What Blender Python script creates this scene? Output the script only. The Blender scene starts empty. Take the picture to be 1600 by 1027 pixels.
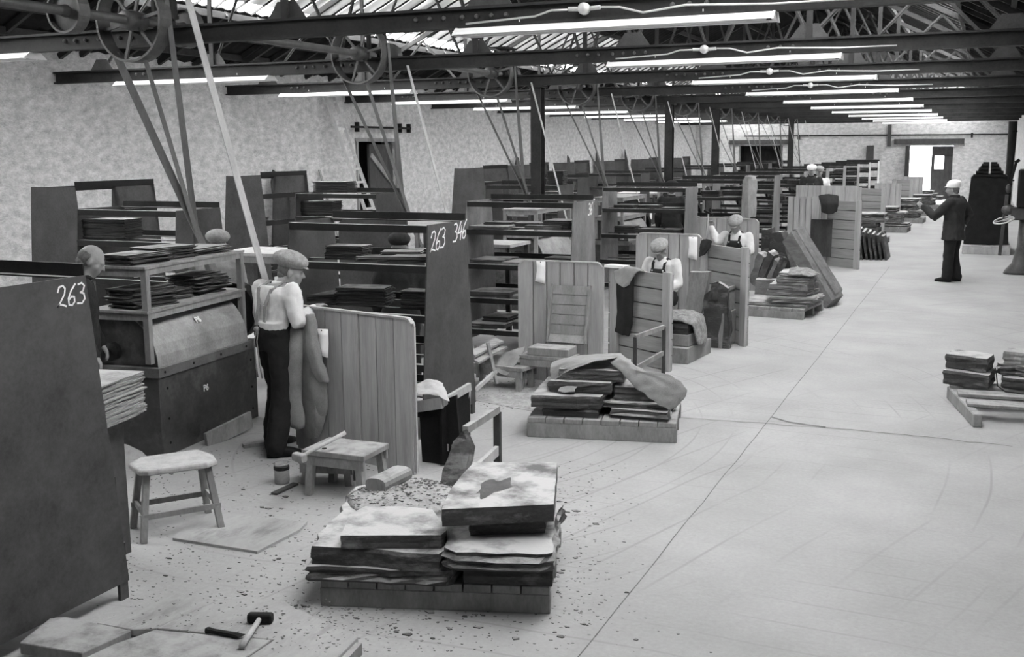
import bpy, math, random
from mathutils import Vector, Matrix
PI = math.pi
S = bpy.context.scene
COL = S.collection
random.seed(7)

# ------------------------------------------------------------------ camera, sky, light, exposure
FPX, HC = 1700.0, 2.42
XC = Vector((0.91772046, 0.05835595, -0.39291696))   # world X, Y, Z in camera axes (right, down, forward)
YC = Vector((0.39716679, -0.15199882, 0.90507177))
ZC = Vector((-0.0069066, -0.98665645, -0.16266947))
cd = bpy.data.cameras.new('camera')
cam = bpy.data.objects.new('camera', cd); COL.objects.link(cam)
cd.sensor_width = 36.0; cd.sensor_fit = 'HORIZONTAL'; cd.lens = 36.0 * FPX / 1600.0
cd.clip_end = 300
right = Vector((XC.x, YC.x, ZC.x)); down = Vector((XC.y, YC.y, ZC.y)); fwd = Vector((XC.z, YC.z, ZC.z))
cm = Matrix(((right.x, -down.x, -fwd.x), (right.y, -down.y, -fwd.y), (right.z, -down.z, -fwd.z)))
cam.matrix_world = Matrix.Translation((0, 0, HC)) @ cm.to_4x4()
S.camera = cam

def _ray(px, py):
    c = Vector((px - 800, py - 513.5, FPX))
    return Vector((XC.dot(c), YC.dot(c), ZC.dot(c)))
def P(px, py, z=0.0):          # photo point on the horizontal plane z
    r = _ray(px, py); t = (z - HC) / r.z
    return Vector((r.x * t, r.y * t, z))
def PY(px, py, y):             # photo point on the plane Y = y
    r = _ray(px, py); t = y / r.y
    return Vector((r.x * t, y, r.z * t + HC))

w = bpy.data.worlds.new('overcast_sky'); S.world = w; w.use_nodes = True
wn = w.node_tree.nodes; wl = w.node_tree.links
bg = wn['Background']
tcw = wn.new('ShaderNodeTexCoord'); nzw = wn.new('ShaderNodeTexNoise'); nzw.inputs['Scale'].default_value = 2.0
rpw = wn.new('ShaderNodeValToRGB')
rpw.color_ramp.elements[0].color = (0.80, 0.80, 0.80, 1); rpw.color_ramp.elements[1].color = (1, 1, 1, 1)
wl.new(tcw.outputs['Generated'], nzw.inputs['Vector']); wl.new(nzw.outputs['Fac'], rpw.inputs['Fac'])
wl.new(rpw.outputs['Color'], bg.inputs['Color'])
bg.inputs['Strength'].default_value = 14.0
S.view_settings.view_transform = 'Standard'; S.view_settings.look = 'None'
S.view_settings.gamma = 1.0; S.view_settings.exposure = 2.06
S.view_settings.use_curve_mapping = False

# hall dimensions
XL, XR, YB, YF = -13.4, 1.08, -3.0, 54.0
XM = (XL + XR) / 2
EAVE, SLOPE = 4.0, 0.5
def roofz(x): return EAVE + SLOPE * ((XM - XL) - abs(x - XM))
GL = (-11.9, -10.15)     # glazed strip, left slope
YG = 2.5                 # glazing starts here; roof before it is closed to cut front fill
GR = (-2.25, -0.65)      # glazed strip, right slope

def portal(x0, x1, y0, y1, name):
    a = Vector((x0, 0, roofz(x0))); b = Vector((x1, 0, roofz(x1)))
    d = b - a; n = Vector((-d.z, 0, d.x)).normalized()
    if n.z < 0: n = -n
    c = (a + b) / 2 + n * 0.12 + Vector((0, (y0 + y1) / 2, 0))
    l = bpy.data.lights.new(name, 'AREA'); l.shape = 'RECTANGLE'; l.size = d.length; l.size_y = y1 - y0
    l.cycles.is_portal = True
    o = bpy.data.objects.new(name, l); COL.objects.link(o)
    xa = d.normalized(); za = n; ya = za.cross(xa)
    o.matrix_world = Matrix.Translation(c) @ Matrix((xa, ya, za)).transposed().to_4x4()
portal(GL[0], GL[1], YG, YF, 'skylight_portal_west')
portal(GR[0], GR[1], YG, YF, 'skylight_portal_east')
dl = bpy.data.lights.new('doorway_portal', 'AREA'); dl.shape = 'RECTANGLE'; dl.size = 2.0; dl.size_y = 2.4; dl.cycles.is_portal = True
do = bpy.data.objects.new('doorway_portal', dl); COL.objects.link(do)
do.location = (-2.5, YF + 0.45, 1.2); do.rotation_euler = (PI / 2, 0, PI)

# ------------------------------------------------------------------ materials
MATS = {}
def mat(name, g, rough=0.8, var=0.25, scale=5.0, stretch=(1, 1, 1), bump=0.15, fine=60.0, metal=0.0, spec=0.3,
        stain=0.0, sscale=1.5, sg=None, world=False, dust=0.0):
    m = bpy.data.materials.new(name); m.use_nodes = True
    nt = m.node_tree; N = nt.nodes; L = nt.links
    b = N['Principled BSDF']
    b.inputs['Roughness'].default_value = rough; b.inputs['Metallic'].default_value = metal
    b.inputs['Specular IOR Level'].default_value = spec
    if world:
        tc = N.new('ShaderNodeNewGeometry'); src = tc.outputs['Position']
    else:
        tc = N.new('ShaderNodeTexCoord'); src = tc.outputs['Object']
        oi = N.new('ShaderNodeObjectInfo'); ad = N.new('ShaderNodeVectorMath'); ad.operation = 'ADD'
        ml = N.new('ShaderNodeVectorMath'); ml.operation = 'SCALE'; ml.inputs[0].default_value = (13, 7, 9)
        L.new(oi.outputs['Random'], ml.inputs['Scale']); L.new(src, ad.inputs[0]); L.new(ml.outputs[0], ad.inputs[1]); src = ad.outputs[0]
    mp = N.new('ShaderNodeMapping'); mp.inputs['Scale'].default_value = stretch; L.new(src, mp.inputs['Vector'])
    n1 = N.new('ShaderNodeTexNoise'); n1.inputs['Scale'].default_value = scale; n1.inputs['Detail'].default_value = 8; n1.inputs['Roughness'].default_value = 0.62
    n2 = N.new('ShaderNodeTexNoise'); n2.inputs['Scale'].default_value = fine; n2.inputs['Detail'].default_value = 4; n2.inputs['Roughness'].default_value = 0.7
    L.new(mp.outputs[0], n1.inputs['Vector']); L.new(mp.outputs[0], n2.inputs['Vector'])
    mx = N.new('ShaderNodeMath'); mx.operation = 'ADD'
    h1 = N.new('ShaderNodeMath'); h1.operation = 'MULTIPLY'; h1.inputs[1].default_value = 0.62; L.new(n1.outputs['Fac'], h1.inputs[0])
    h2 = N.new('ShaderNodeMath'); h2.operation = 'MULTIPLY'; h2.inputs[1].default_value = 0.38; L.new(n2.outputs['Fac'], h2.inputs[0])
    L.new(h1.outputs[0], mx.inputs[0]); L.new(h2.outputs[0], mx.inputs[1])
    cr = N.new('ShaderNodeValToRGB'); L.new(mx.outputs[0], cr.inputs['Fac'])
    lo, hi = g * (1 - var), min(0.95, g * (1 + var))
    e = cr.color_ramp.elements; e[0].position = 0.36; e[0].color = (lo, lo, lo, 1); e[1].position = 0.64; e[1].color = (hi, hi, hi, 1)
    out = cr.outputs['Color']
    if stain > 0:
        n3 = N.new('ShaderNodeTexNoise'); n3.inputs['Scale'].default_value = sscale; n3.inputs['Detail'].default_value = 6; n3.inputs['Roughness'].default_value = 0.7
        L.new(mp.outputs[0], n3.inputs['Vector'])
        c3 = N.new('ShaderNodeValToRGB'); c3.color_ramp.elements[0].position = 0.52; c3.color_ramp.elements[1].position = 0.66
        L.new(n3.outputs['Fac'], c3.inputs['Fac'])
        f3 = N.new('ShaderNodeMath'); f3.operation = 'MULTIPLY'; f3.inputs[1].default_value = stain; L.new(c3.outputs['Color'], f3.inputs[0])
        mm = N.new('ShaderNodeMix'); mm.data_type = 'RGBA'
        s = sg if sg is not None else g * 0.4
        L.new(f3.outputs[0], mm.inputs[0]); L.new(out, mm.inputs[6]); mm.inputs[7].default_value = (s, s, s, 1); out = mm.outputs[2]
    if dust > 0:               # pale stone dust on faces that look up; on rack rails also painted light
        ge = N.new('ShaderNodeNewGeometry'); sx = N.new('ShaderNodeSeparateXYZ'); L.new(ge.outputs['Normal'], sx.inputs[0])
        rr = N.new('ShaderNodeMapRange'); rr.inputs['From Min'].default_value = 0.6; rr.inputs['From Max'].default_value = 0.95
        L.new(sx.outputs['Z'], rr.inputs['Value'])
        q = N.new('ShaderNodeMath'); q.operation = 'MULTIPLY'; L.new(rr.outputs[0], q.inputs[0]); q.inputs[1].default_value = dust
        q2 = N.new('ShaderNodeMath'); q2.operation = 'MULTIPLY'; L.new(q.outputs[0], q2.inputs[0])
        q3 = N.new('ShaderNodeMapRange'); q3.inputs['From Min'].default_value = 0.36; q3.inputs['From Max'].default_value = 0.55; q3.inputs['To Min'].default_value = 0.2
        L.new(n1.outputs['Fac'], q3.inputs['Value']); L.new(q3.outputs[0], q2.inputs[1])
        mm = N.new('ShaderNodeMix'); mm.data_type = 'RGBA'; L.new(q2.outputs[0], mm.inputs[0]); L.new(out, mm.inputs[6])
        mm.inputs[7].default_value = (0.44, 0.44, 0.44, 1); out = mm.outputs[2]
    L.new(out, b.inputs['Base Color'])
    if bump > 0:
        bp = N.new('ShaderNodeBump'); bp.inputs['Strength'].default_value = bump; bp.inputs['Distance'].default_value = 0.02
        L.new(mx.outputs[0], bp.inputs['Height']); L.new(bp.outputs[0], b.inputs['Normal'])
    MATS[name] = m
    return m

mat('whitewash', 0.45, 0.95, 0.34, 5.0, (1, 1, 1.8), 1.0, 26.0, stain=0.55, sscale=3.2, sg=0.36, world=True)
mat('floor_concrete', 0.33, 0.9, 0.13, 0.9, (1, 1, 1), 0.25, 34.0, stain=0.3, sscale=0.8, sg=0.27, world=True)
mat('roof_sheet', 0.018, 0.9, 0.4, 3, (1, 0.3, 1), 0.2, 20, spec=0.05)
mat('steel_beam', 0.030, 0.6, 0.35, 3, (1, 1, 1), 0.1, 30, spec=0.15, dust=0.15)
mat('steel_strut', 0.06, 0.6, 0.3, 4, spec=0.2, dust=0.1)
mat('rack_steel', 0.050, 0.6, 0.4, 3, (1, 1, 1), 0.05, 40, spec=0.35, stain=0.35, sscale=2.0, sg=0.085)
mat('rack_steel_pale', 0.125, 0.6, 0.35, 3, (1, 1, 0.5), 0.05, 40, spec=0.4, stain=0.4, sscale=3.0, sg=0.22)
mat('rack_rail', 0.018, 0.5, 0.4, 4, spec=0.2, dust=1.0)  # full dust also paints the lit look onto the flange tops
mat('machine_steel', 0.042, 0.5, 0.5, 4, (1, 1, 1), 0.1, 30, spec=0.5, stain=0.5, sscale=3, sg=0.14)
mat('hood_steel', 0.28, 0.5, 0.35, 3, (1, 1, 1), 0.05, 50, spec=0.5, stain=0.4, sscale=4, sg=0.12, dust=0.3)
mat('flange_steel', 0.11, 0.6, 0.35, 5, dust=0.4)
mat('black_iron', 0.012, 0.6, 0.4, 6, spec=0.15)
mat('pulley_iron', 0.06, 0.55, 0.35, 5, spec=0.5)
mat('belt_pale', 0.40, 0.7, 0.2, 6, (1, 1, 0.3), 0.05)
mat('belt_grey', 0.12, 0.7, 0.25, 6, (1, 1, 0.3), 0.05)
mat('wood_plank', 0.35, 0.75, 0.2, 3.0, (5, 5, 0.35), 0.12, 22, stain=0.3, sscale=1.1, sg=0.14)
mat('wood_plank_cross', 0.26, 0.75, 0.2, 3.0, (0.35, 5, 5), 0.12, 22, stain=0.35, sscale=1.1, sg=0.12)
mat('wood_pale', 0.38, 0.75, 0.22, 4.0, (3, 3, 0.6), 0.1, 30, dust=0.25)
mat('wood_mid', 0.22, 0.8, 0.28, 4.0, (2, 2, 0.7), 0.15, 30, stain=0.3, sscale=2.5, sg=0.12, dust=0.5)
mat('wood_dark', 0.045, 0.8, 0.35, 4.0, (2, 2, 0.7), 0.15, 30)
mat('slab_stone', 0.045, 0.6, 0.4, 4.0, (1, 1, 2.5), 0.5, 30, stain=0.85, sscale=3.2, sg=0.17, dust=1.0)
mat('slate_sheet', 0.03, 0.6, 0.3, 5, (1, 1, 1), 0.2, 40, dust=0.5)
mat('slate_pale', 0.22, 0.7, 0.3, 5, (1, 1, 1), 0.2, 40, dust=0.6)
mat('chips', 0.05, 0.8, 0.6, 6, dust=0.6)
mat('dust_rubble', 0.33, 0.95, 0.3, 9, (1, 1, 1), 0.8, 50, stain=0.5, sscale=14, sg=0.12, world=True)
mat('board_floor', 0.33, 0.9, 0.15, 3, (1, 0.4, 1), 0.15, 30, stain=0.6, sscale=4, sg=0.14, world=True)
mat('paper', 0.80, 0.8, 0.04, 3, bump=0.0)
mat('chalk', 0.78, 0.9, 0.2, 60, bump=0.0)
mat('white_paint', 0.75, 0.6, 0.05, 20, bump=0.0)
mat('lamp_enamel', 0.80, 0.35, 0.05, 3, bump=0.0, spec=0.5)
mat('galvanised', 0.5, 0.4, 0.1, 5, metal=0.3, bump=0.0)
mat('skin', 0.26, 0.55, 0.15, 10, bump=0.05)
mat('skin_dark', 0.18, 0.55, 0.15, 10, bump=0.05)
mat('hair', 0.12, 0.8, 0.3, 40, bump=0.1)
mat('shirt_pale', 0.55, 0.9, 0.10, 9, bump=0.25, fine=120)
mat('shirt_white', 0.58, 0.9, 0.06, 9, bump=0.2)
mat('trouser_dark', 0.013, 0.9, 0.3, 9, bump=0.2)
mat('denim_dark', 0.018, 0.9, 0.3, 9, bump=0.2)
mat('suit_dark', 0.024, 0.9, 0.25, 9, bump=0.3)
mat('cap_tweed', 0.27, 0.95, 0.3, 30, bump=0.4, fine=140)
mat('cap_black', 0.02, 0.9, 0.3, 30)
mat('cap_white', 0.75, 0.9, 0.08, 20)
mat('coat_tweed', 0.23, 0.95, 0.28, 6, bump=0.5, fine=160)
mat('coat_dark', 0.018, 0.95, 0.3, 6, bump=0.4, fine=100)
mat('hessian', 0.27, 0.95, 0.2, 7, bump=0.5, fine=150)
mat('rag', 0.42, 0.95, 0.15, 7, bump=0.3)
mat('fleece', 0.22, 0.95, 0.5, 18, bump=1.0, fine=90)
mat('joint_dirt', 0.13, 0.95, 0.4, 8)
mat('damp_stone', 0.085, 0.4, 0.4, 12)
mat('slab_grey', 0.13, 0.7, 0.35, 4.0, (1, 1, 2.5), 0.4, 28, stain=0.5, sscale=3.5, sg=0.06, dust=0.9)
mat('glass_jar', 0.22, 0.15, 0.2, 8, bump=0.0, spec=0.6)
mat('outside_ground', 0.75, 0.95, 0.1, 1, world=True)
mat('bank_grass', 0.45, 0.95, 0.4, 2, bump=0.5, world=True)

def floor_marks(m):            # curved wheel and drag marks worn into the concrete
    nt = m.node_tree; N = nt.nodes; L = nt.links; b = N['Principled BSDF']
    base = b.inputs['Base Color'].links[0].from_socket
    ge = N.new('ShaderNodeNewGeometry')
    tot = None
    for (ox, oy, sc, dist, seed, th) in ((4.0, -6.0, 1.1, 1.6, 0.0, 0.985), (-14.0, 2.0, 0.8, 2.2, 5.0, 0.988), (1.5, 16.0, 1.5, 1.2, 9.0, 0.985)):
        mp = N.new('ShaderNodeMapping'); mp.inputs['Location'].default_value = (ox, oy, 0); mp.inputs['Scale'].default_value = (1, 0.7, 1)
        L.new(ge.outputs['Position'], mp.inputs['Vector'])
        wv = N.new('ShaderNodeTexWave'); wv.wave_type = 'RINGS'; wv.rings_direction = 'Z'
        wv.inputs['Scale'].default_value = sc; wv.inputs['Distortion'].default_value = dist; wv.inputs['Detail Scale'].default_value = 0.5
        L.new(mp.outputs[0], wv.inputs['Vector'])
        c = N.new('ShaderNodeMapRange'); c.inputs['From Min'].default_value = th; c.inputs['From Max'].default_value = 1.0
        L.new(wv.outputs['Fac'], c.inputs['Value'])
        nz = N.new('ShaderNodeTexNoise'); nz.inputs['Scale'].default_value = 0.55; nz.noise_dimensions = '4D'; nz.inputs['W'].default_value = seed
        L.new(ge.outputs['Position'], nz.inputs['Vector'])
        k = N.new('ShaderNodeMapRange'); k.inputs['From Min'].default_value = 0.48; k.inputs['From Max'].default_value = 0.62
        L.new(nz.outputs['Fac'], k.inputs['Value'])
        mu = N.new('ShaderNodeMath'); mu.operation = 'MULTIPLY'; L.new(c.outputs[0], mu.inputs[0]); L.new(k.outputs[0], mu.inputs[1])
        if tot is None: tot = mu.outputs[0]
        else:
            ad = N.new('ShaderNodeMath'); ad.operation = 'MAXIMUM'; L.new(tot, ad.inputs[0]); L.new(mu.outputs[0], ad.inputs[1]); tot = ad.outputs[0]
    f = N.new('ShaderNodeMath'); f.operation = 'MULTIPLY'; L.new(tot, f.inputs[0]); f.inputs[1].default_value = 0.45
    mm = N.new('ShaderNodeMix'); mm.data_type = 'RGBA'; L.new(f.outputs[0], mm.inputs[0]); L.new(base, mm.inputs[6]); mm.inputs[7].default_value = (0.2, 0.2, 0.2, 1)
    L.new(mm.outputs[2], b.inputs['Base Color'])
floor_marks(MATS['floor_concrete'])

def glass_mat(name, tr, df):
    m = bpy.data.materials.new(name); m.use_nodes = True; N = m.node_tree.nodes; L = m.node_tree.links
    N.remove(N['Principled BSDF']); out = N['Material Output']
    t = N.new('ShaderNodeBsdfTransparent'); t.inputs['Color'].default_value = (tr, tr, tr, 1)
    tc = N.new('ShaderNodeNewGeometry'); mp = N.new('ShaderNodeMapping'); mp.inputs['Scale'].default_value = (0.5, 3, 0.5); L.new(tc.outputs['Position'], mp.inputs[0])
    nz = N.new('ShaderNodeTexNoise'); nz.inputs['Scale'].default_value = 2.0; nz.inputs['Detail'].default_value = 6; L.new(mp.outputs[0], nz.inputs['Vector'])
    cr = N.new('ShaderNodeValToRGB'); e = cr.color_ramp.elements; e[0].position = 0.35; e[1].position = 0.7
    e[0].color = (tr * 0.6,) * 3 + (1,); e[1].color = (tr * 1.5,) * 3 + (1,)
    L.new(nz.outputs['Fac'], cr.inputs['Fac']); L.new(cr.outputs['Color'], t.inputs['Color'])
    d = N.new('ShaderNodeBsdfDiffuse'); d.inputs['Color'].default_value = (df, df, df, 1)
    a = N.new('ShaderNodeAddShader'); L.new(t.outputs[0], a.inputs[0]); L.new(d.outputs[0], a.inputs[1])
    L.new(a.outputs[0], out.inputs['Surface']); MATS[name] = m
glass_mat('dirty_glass', 0.012, 0.25)
glass_mat('clear_glass', 0.80, 0.02)

# ------------------------------------------------------------------ mesh helpers
class MB:
    def __init__(s): s.v = []; s.f = []
    def add(s, vs, fs):
        o = len(s.v); s.v += [Vector(v) for v in vs]; s.f += [tuple(i + o for i in f) for f in fs]; return s
    def box(s, c, d, R=None):
        hx, hy, hz = d[0] / 2, d[1] / 2, d[2] / 2; c = Vector(c)
        vs = [Vector((x, y, z)) for x in (-hx, hx) for y in (-hy, hy) for z in (-hz, hz)]
        if R is not None: vs = [R @ v for v in vs]
        return s.add([v + c for v in vs], [(0, 1, 3, 2), (4, 6, 7, 5), (0, 4, 5, 1), (2, 3, 7, 6), (0, 2, 6, 4), (1, 5, 7, 3)])
    def bar(s, a, b, w, h=None, up=(0, 0, 1)):
        a = Vector(a); b = Vector(b); d = (b - a); L = d.length; d.normalize(); up = Vector(up)
        if abs(d.dot(up)) > 0.98: up = Vector((0, 1, 0)) if abs(d.y) < 0.9 else Vector((1, 0, 0))
        x = d.cross(up).normalized(); z = x.cross(d)
        return s.box((a + b) / 2, (w, L, h or w), Matrix((x, d, z)).transposed())
    def loft(s, rings, cap=True, closed=True):
        n = len(rings[0]); vs = [p for r in rings for p in r]; fs = []
        for i in range(len(rings) - 1):
            for j in range(n if closed else n - 1):
                k = (j + 1) % n; fs.append((i * n + j, i * n + k, (i + 1) * n + k, (i + 1) * n + j))
        if cap: fs.append(tuple(range(n - 1, -1, -1))); fs.append(tuple((len(rings) - 1) * n + j for j in range(n)))
        return s.add(vs, fs)
    def tube(s, pts, rad, n=10, round_=False):
        pts = [Vector(p) for p in pts]
        rad = [rad] * len(pts) if not isinstance(rad, (list, tuple)) else list(rad)
        if round_:
            d0 = (pts[0] - pts[1]).normalized(); d1 = (pts[-1] - pts[-2]).normalized(); r0, r1 = rad[0], rad[-1]
            pts = [pts[0] + d0 * r0 * 0.9, pts[0] + d0 * r0 * 0.6] + pts + [pts[-1] + d1 * r1 * 0.6, pts[-1] + d1 * r1 * 0.9]
            rad = [r0 * 0.35, r0 * 0.8] + rad + [r1 * 0.8, r1 * 0.35]
        rings = []; px = None
        for i, p in enumerate(pts):
            d = (pts[min(i + 1, len(pts) - 1)] - pts[max(i - 1, 0)]).normalized()
            if px is None: x = d.orthogonal().normalized()
            else:
                x = px - d * px.dot(d)
                x = x.normalized() if x.length > 1e-6 else d.orthogonal().normalized()
            px = x; y = d.cross(x)
            rings.append([p + (x * math.cos(2 * PI * k / n) + y * math.sin(2 * PI * k / n)) * rad[i] for k in range(n)])
        return s.loft(rings)
    def ell(s, c, r, R=None, n=14, m=9):
        rings = []
        c = Vector(c)
        for i in range(m + 1):
            t = PI * (0.03 + 0.94 * i / m)
            ring = []
            for j in range(n):
                a = 2 * PI * j / n
                v = Vector((r[0] * math.sin(t) * math.cos(a), r[1] * math.sin(t) * math.sin(a), -r[2] * math.cos(t)))
                ring.append(c + (R @ v if R is not None else v))
            rings.append(ring)
        return s.loft(rings)
    def orings(s, prof, n=18):   # list of (center, ux half vector, uy half vector, power)
        rings = []
        for c, u, v, p in prof:
            c = Vector(c); u = Vector(u); v = Vector(v); r = []
            for k in range(n):
                a = 2 * PI * k / n; ca, sa = math.cos(a), math.sin(a)
                r.append(c + u * math.copysign(abs(ca) ** p, ca) + v * math.copysign(abs(sa) ** p, sa))
            rings.append(r)
        return s.loft(rings)
    def prism(s, poly, a, b):     # extrude polygon (list of 3-vectors) by vectors a..b
        a = Vector(a); b = Vector(b); return s.loft([[Vector(p) + a for p in poly], [Vector(p) + b for p in poly]])
    def lathe(s, prof, c=(0, 0, 0), n=20, axis='Z'):
        rings = []
        for r, h in prof:
            ring = []
            for k in range(n):
                a = 2 * PI * k / n
                if axis == 'Z': v = Vector((r * math.cos(a), r * math.sin(a), h))
                elif axis == 'Y': v = Vector((r * math.cos(a), h, r * math.sin(a)))
                else: v = Vector((h, r * math.cos(a), r * math.sin(a)))
                ring.append(v + Vector(c))
            rings.append(ring)
        return s.loft(rings)
    def ring(s, c, R, h, t, n=28, axis='Y'):   # flat rim, radius R, width h, thickness t
        c = Vector(c); sec = [(R, -h / 2), (R, h / 2), (R - t, h / 2), (R - t, -h / 2)]; rings = []
        for k in range(n + 1):
            a = 2 * PI * k / n
            rings.append([c + (Vector((r * math.cos(a), q, r * math.sin(a))) if axis == 'Y' else Vector((r * math.cos(a), r * math.sin(a), q)) if axis == 'Z' else Vector((q, r * math.cos(a), r * math.sin(a)))) for r, q in sec])
        return s.loft(rings, cap=False)
    def xf(s, M):
        s.v = [M @ v for v in s.v]; return s
    def build(s, name, m, parent=None, world=True, smooth=False, bevel=0.0, subd=0, remesh=0.0, solid=0.0):
        me = bpy.data.meshes.new(name)
        vs = s.v
        if parent is not None and world:
            Mi = parent.matrix_basis.inverted() if parent.parent is None else (parent.parent.matrix_basis @ parent.matrix_basis).inverted()
            vs = [Mi @ v for v in vs]; org = None
        me.from_pydata([tuple(v) for v in vs], [], s.f); me.update()
        import bmesh
        bm = bmesh.new(); bm.from_mesh(me); bmesh.ops.recalc_face_normals(bm, faces=bm.faces); bm.to_mesh(me); bm.free()
        o = bpy.data.objects.new(name, me); COL.objects.link(o)
        me.materials.append(MATS[m] if isinstance(m, str) else m)
        if parent is not None: o.parent = parent
        if smooth or remesh:
            for p in me.polygons: p.use_smooth = True
        if bevel:
            b = o.modifiers.new('bevel', 'BEVEL'); b.width = bevel; b.segments = 1; b.limit_method = 'ANGLE'
        if remesh:
            r = o.modifiers.new('remesh', 'REMESH'); r.mode = 'VOXEL'; r.voxel_size = remesh; r.use_smooth_shade = True
            q = o.modifiers.new('smooth', 'SMOOTH'); q.factor = 0.5; q.iterations = 4
        if solid:
            q = o.modifiers.new('solid', 'SOLIDIFY'); q.thickness = solid; q.offset = 0
        if subd:
            q = o.modifiers.new('subd', 'SUBSURF'); q.levels = subd; q.render_levels = subd
        return o

def tag(o, label, cat, group=None, kind=None):
    o['label'] = label; o['category'] = cat
    if group: o['group'] = group
    if kind: o['kind'] = kind
    return o
def thing(name, label, cat, loc=(0, 0, 0), rz=0.0, group=None):
    o = bpy.data.objects.new(name, None); COL.objects.link(o); o.empty_display_size = 0.1
    o.matrix_basis = Matrix.Translation(Vector(loc)) @ Matrix.Rotation(rz, 4, 'Z')
    return tag(o, label, cat, group)
def dup(o, loc=None, rz=None, label=None, group=None, M=None):
    c = o.copy(); COL.objects.link(c)
    kids = [k for k in KIDS(o)]
    if M is not None: c.matrix_basis = M
    elif loc is not None: c.matrix_basis = Matrix.Translation(Vector(loc)) @ Matrix.Rotation(rz or 0.0, 4, 'Z')
    if label: c['label'] = label
    if group: c['group'] = group
    for k in kids: _dupk(k, c)
    return c
def KIDS(o): return [k for k in bpy.data.objects if k.parent == o]
def _dupk(k, par):
    c = k.copy(); COL.objects.link(c); c.parent = par
    for g in KIDS(k): _dupk(g, c)
def struct(name, mb, m, parent=None, **kw):
    o = mb.build(name, m, parent, **kw)
    if parent is None: o['kind'] = 'structure'
    return o
ORDL = ['first', 'second', 'third', 'fourth', 'fifth', 'sixth', 'seventh', 'eighth', 'ninth', 'tenth', 'eleventh', 'twelfth', 'thirteenth', 'fourteenth', 'fifteenth', 'sixteenth', 'seventeenth', 'eighteenth', 'nineteenth', 'twentieth', 'twenty-first', 'twenty-second', 'twenty-third', 'twenty-fourth', 'twenty-fifth']
ORD = ['first', 'second', 'third', 'fourth', 'fifth', 'sixth', 'seventh', 'eighth', 'ninth', 'tenth', 'eleventh', 'twelfth', 'thirteenth']

CLOUD = bpy.data.textures.new('folds', 'CLOUDS'); CLOUD.noise_scale = .11; CLOUD.noise_depth = 2
# ------------------------------------------------------------------ the hall
struct('floor', MB().box(((XL + XR) / 2, (YB + YF) / 2, -0.1), (XR - XL + 0.8, YF - YB + 0.8, 0.2)), 'floor_concrete')
# left wall with a doorway
DY0, DY1, DZ = 21.95, 23.75, 2.62
m = MB()
m.box((XL - 0.2, (YB + DY0) / 2, EAVE / 2 + 0.25), (0.4, DY0 - YB, EAVE + 0.5))
m.box((XL - 0.2, (DY1 + YF) / 2, EAVE / 2 + 0.25), (0.4, YF - DY1, EAVE + 0.5))
m.box((XL - 0.2, (DY0 + DY1) / 2, (DZ + EAVE + 0.5) / 2), (0.4, DY1 - DY0, EAVE + 0.5 - DZ))
struct('wall_left', m, 'whitewash')
struct('wall_right', MB().box((XR + 0.2, (YB + YF) / 2, EAVE / 2 + 0.25), (0.4, YF - YB, EAVE + 0.5)), 'whitewash')
def gable(y, t, holes):
    m = MB(); xs = [XL] + [q for h in holes for q in h[:2]] + [XR]
    for i in range(0, len(xs), 2):
        m.box(((xs[i] + xs[i + 1]) / 2, y, 2.25), (xs[i + 1] - xs[i], t, 4.5))
    for x0, x1, z0, z1 in holes:
        if z0 > 0: m.box(((x0 + x1) / 2, y, z0 / 2), (x1 - x0, t, z0))
        m.box(((x0 + x1) / 2, y, (z1 + 4.5) / 2), (x1 - x0, t, 4.5 - z1))
    m.prism([(XL, y - t / 2, 4.5), (XR, y - t / 2, 4.5), (XM, y - t / 2, 8.2)], (0, 0, 0), (0, t, 0))
    return m
struct('wall_back', gable(YB - 0.2, 0.4, []), 'whitewash')
FD = (-3.42, -1.50, 0, 2.44); FO = (-11.25, -9.15, 1.2, 2.5)
struct('wall_far', gable(YF + 0.2, 0.4, [FO, FD]), 'whitewash')
m = MB()   # dark-coloured boxes added behind far opening and left door so both look unlit
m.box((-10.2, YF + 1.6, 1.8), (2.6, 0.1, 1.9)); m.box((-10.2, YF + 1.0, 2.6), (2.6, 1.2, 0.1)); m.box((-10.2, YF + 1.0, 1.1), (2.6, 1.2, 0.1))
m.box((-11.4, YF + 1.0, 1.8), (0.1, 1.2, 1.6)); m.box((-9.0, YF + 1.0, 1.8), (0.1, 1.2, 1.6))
struct('opening_dark_box', m, 'wood_dark')
m = MB(); m.box((XL - 1.7, 22.85, 1.4), (0.1, 2.6, 2.8)); m.box((XL - 1.05, 22.85, 2.75), (1.3, 2.6, 0.1)); m.box((XL - 1.05, 21.8, 1.4), (1.3, 0.1, 2.8)); m.box((XL - 1.05, 23.9, 1.4), (1.3, 0.1, 2.8)); m.box((XL - 1.05, 22.85, -0.05), (1.3, 2.2, 0.1))
struct('doorway_dark_box', m, 'wood_dark')
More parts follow.
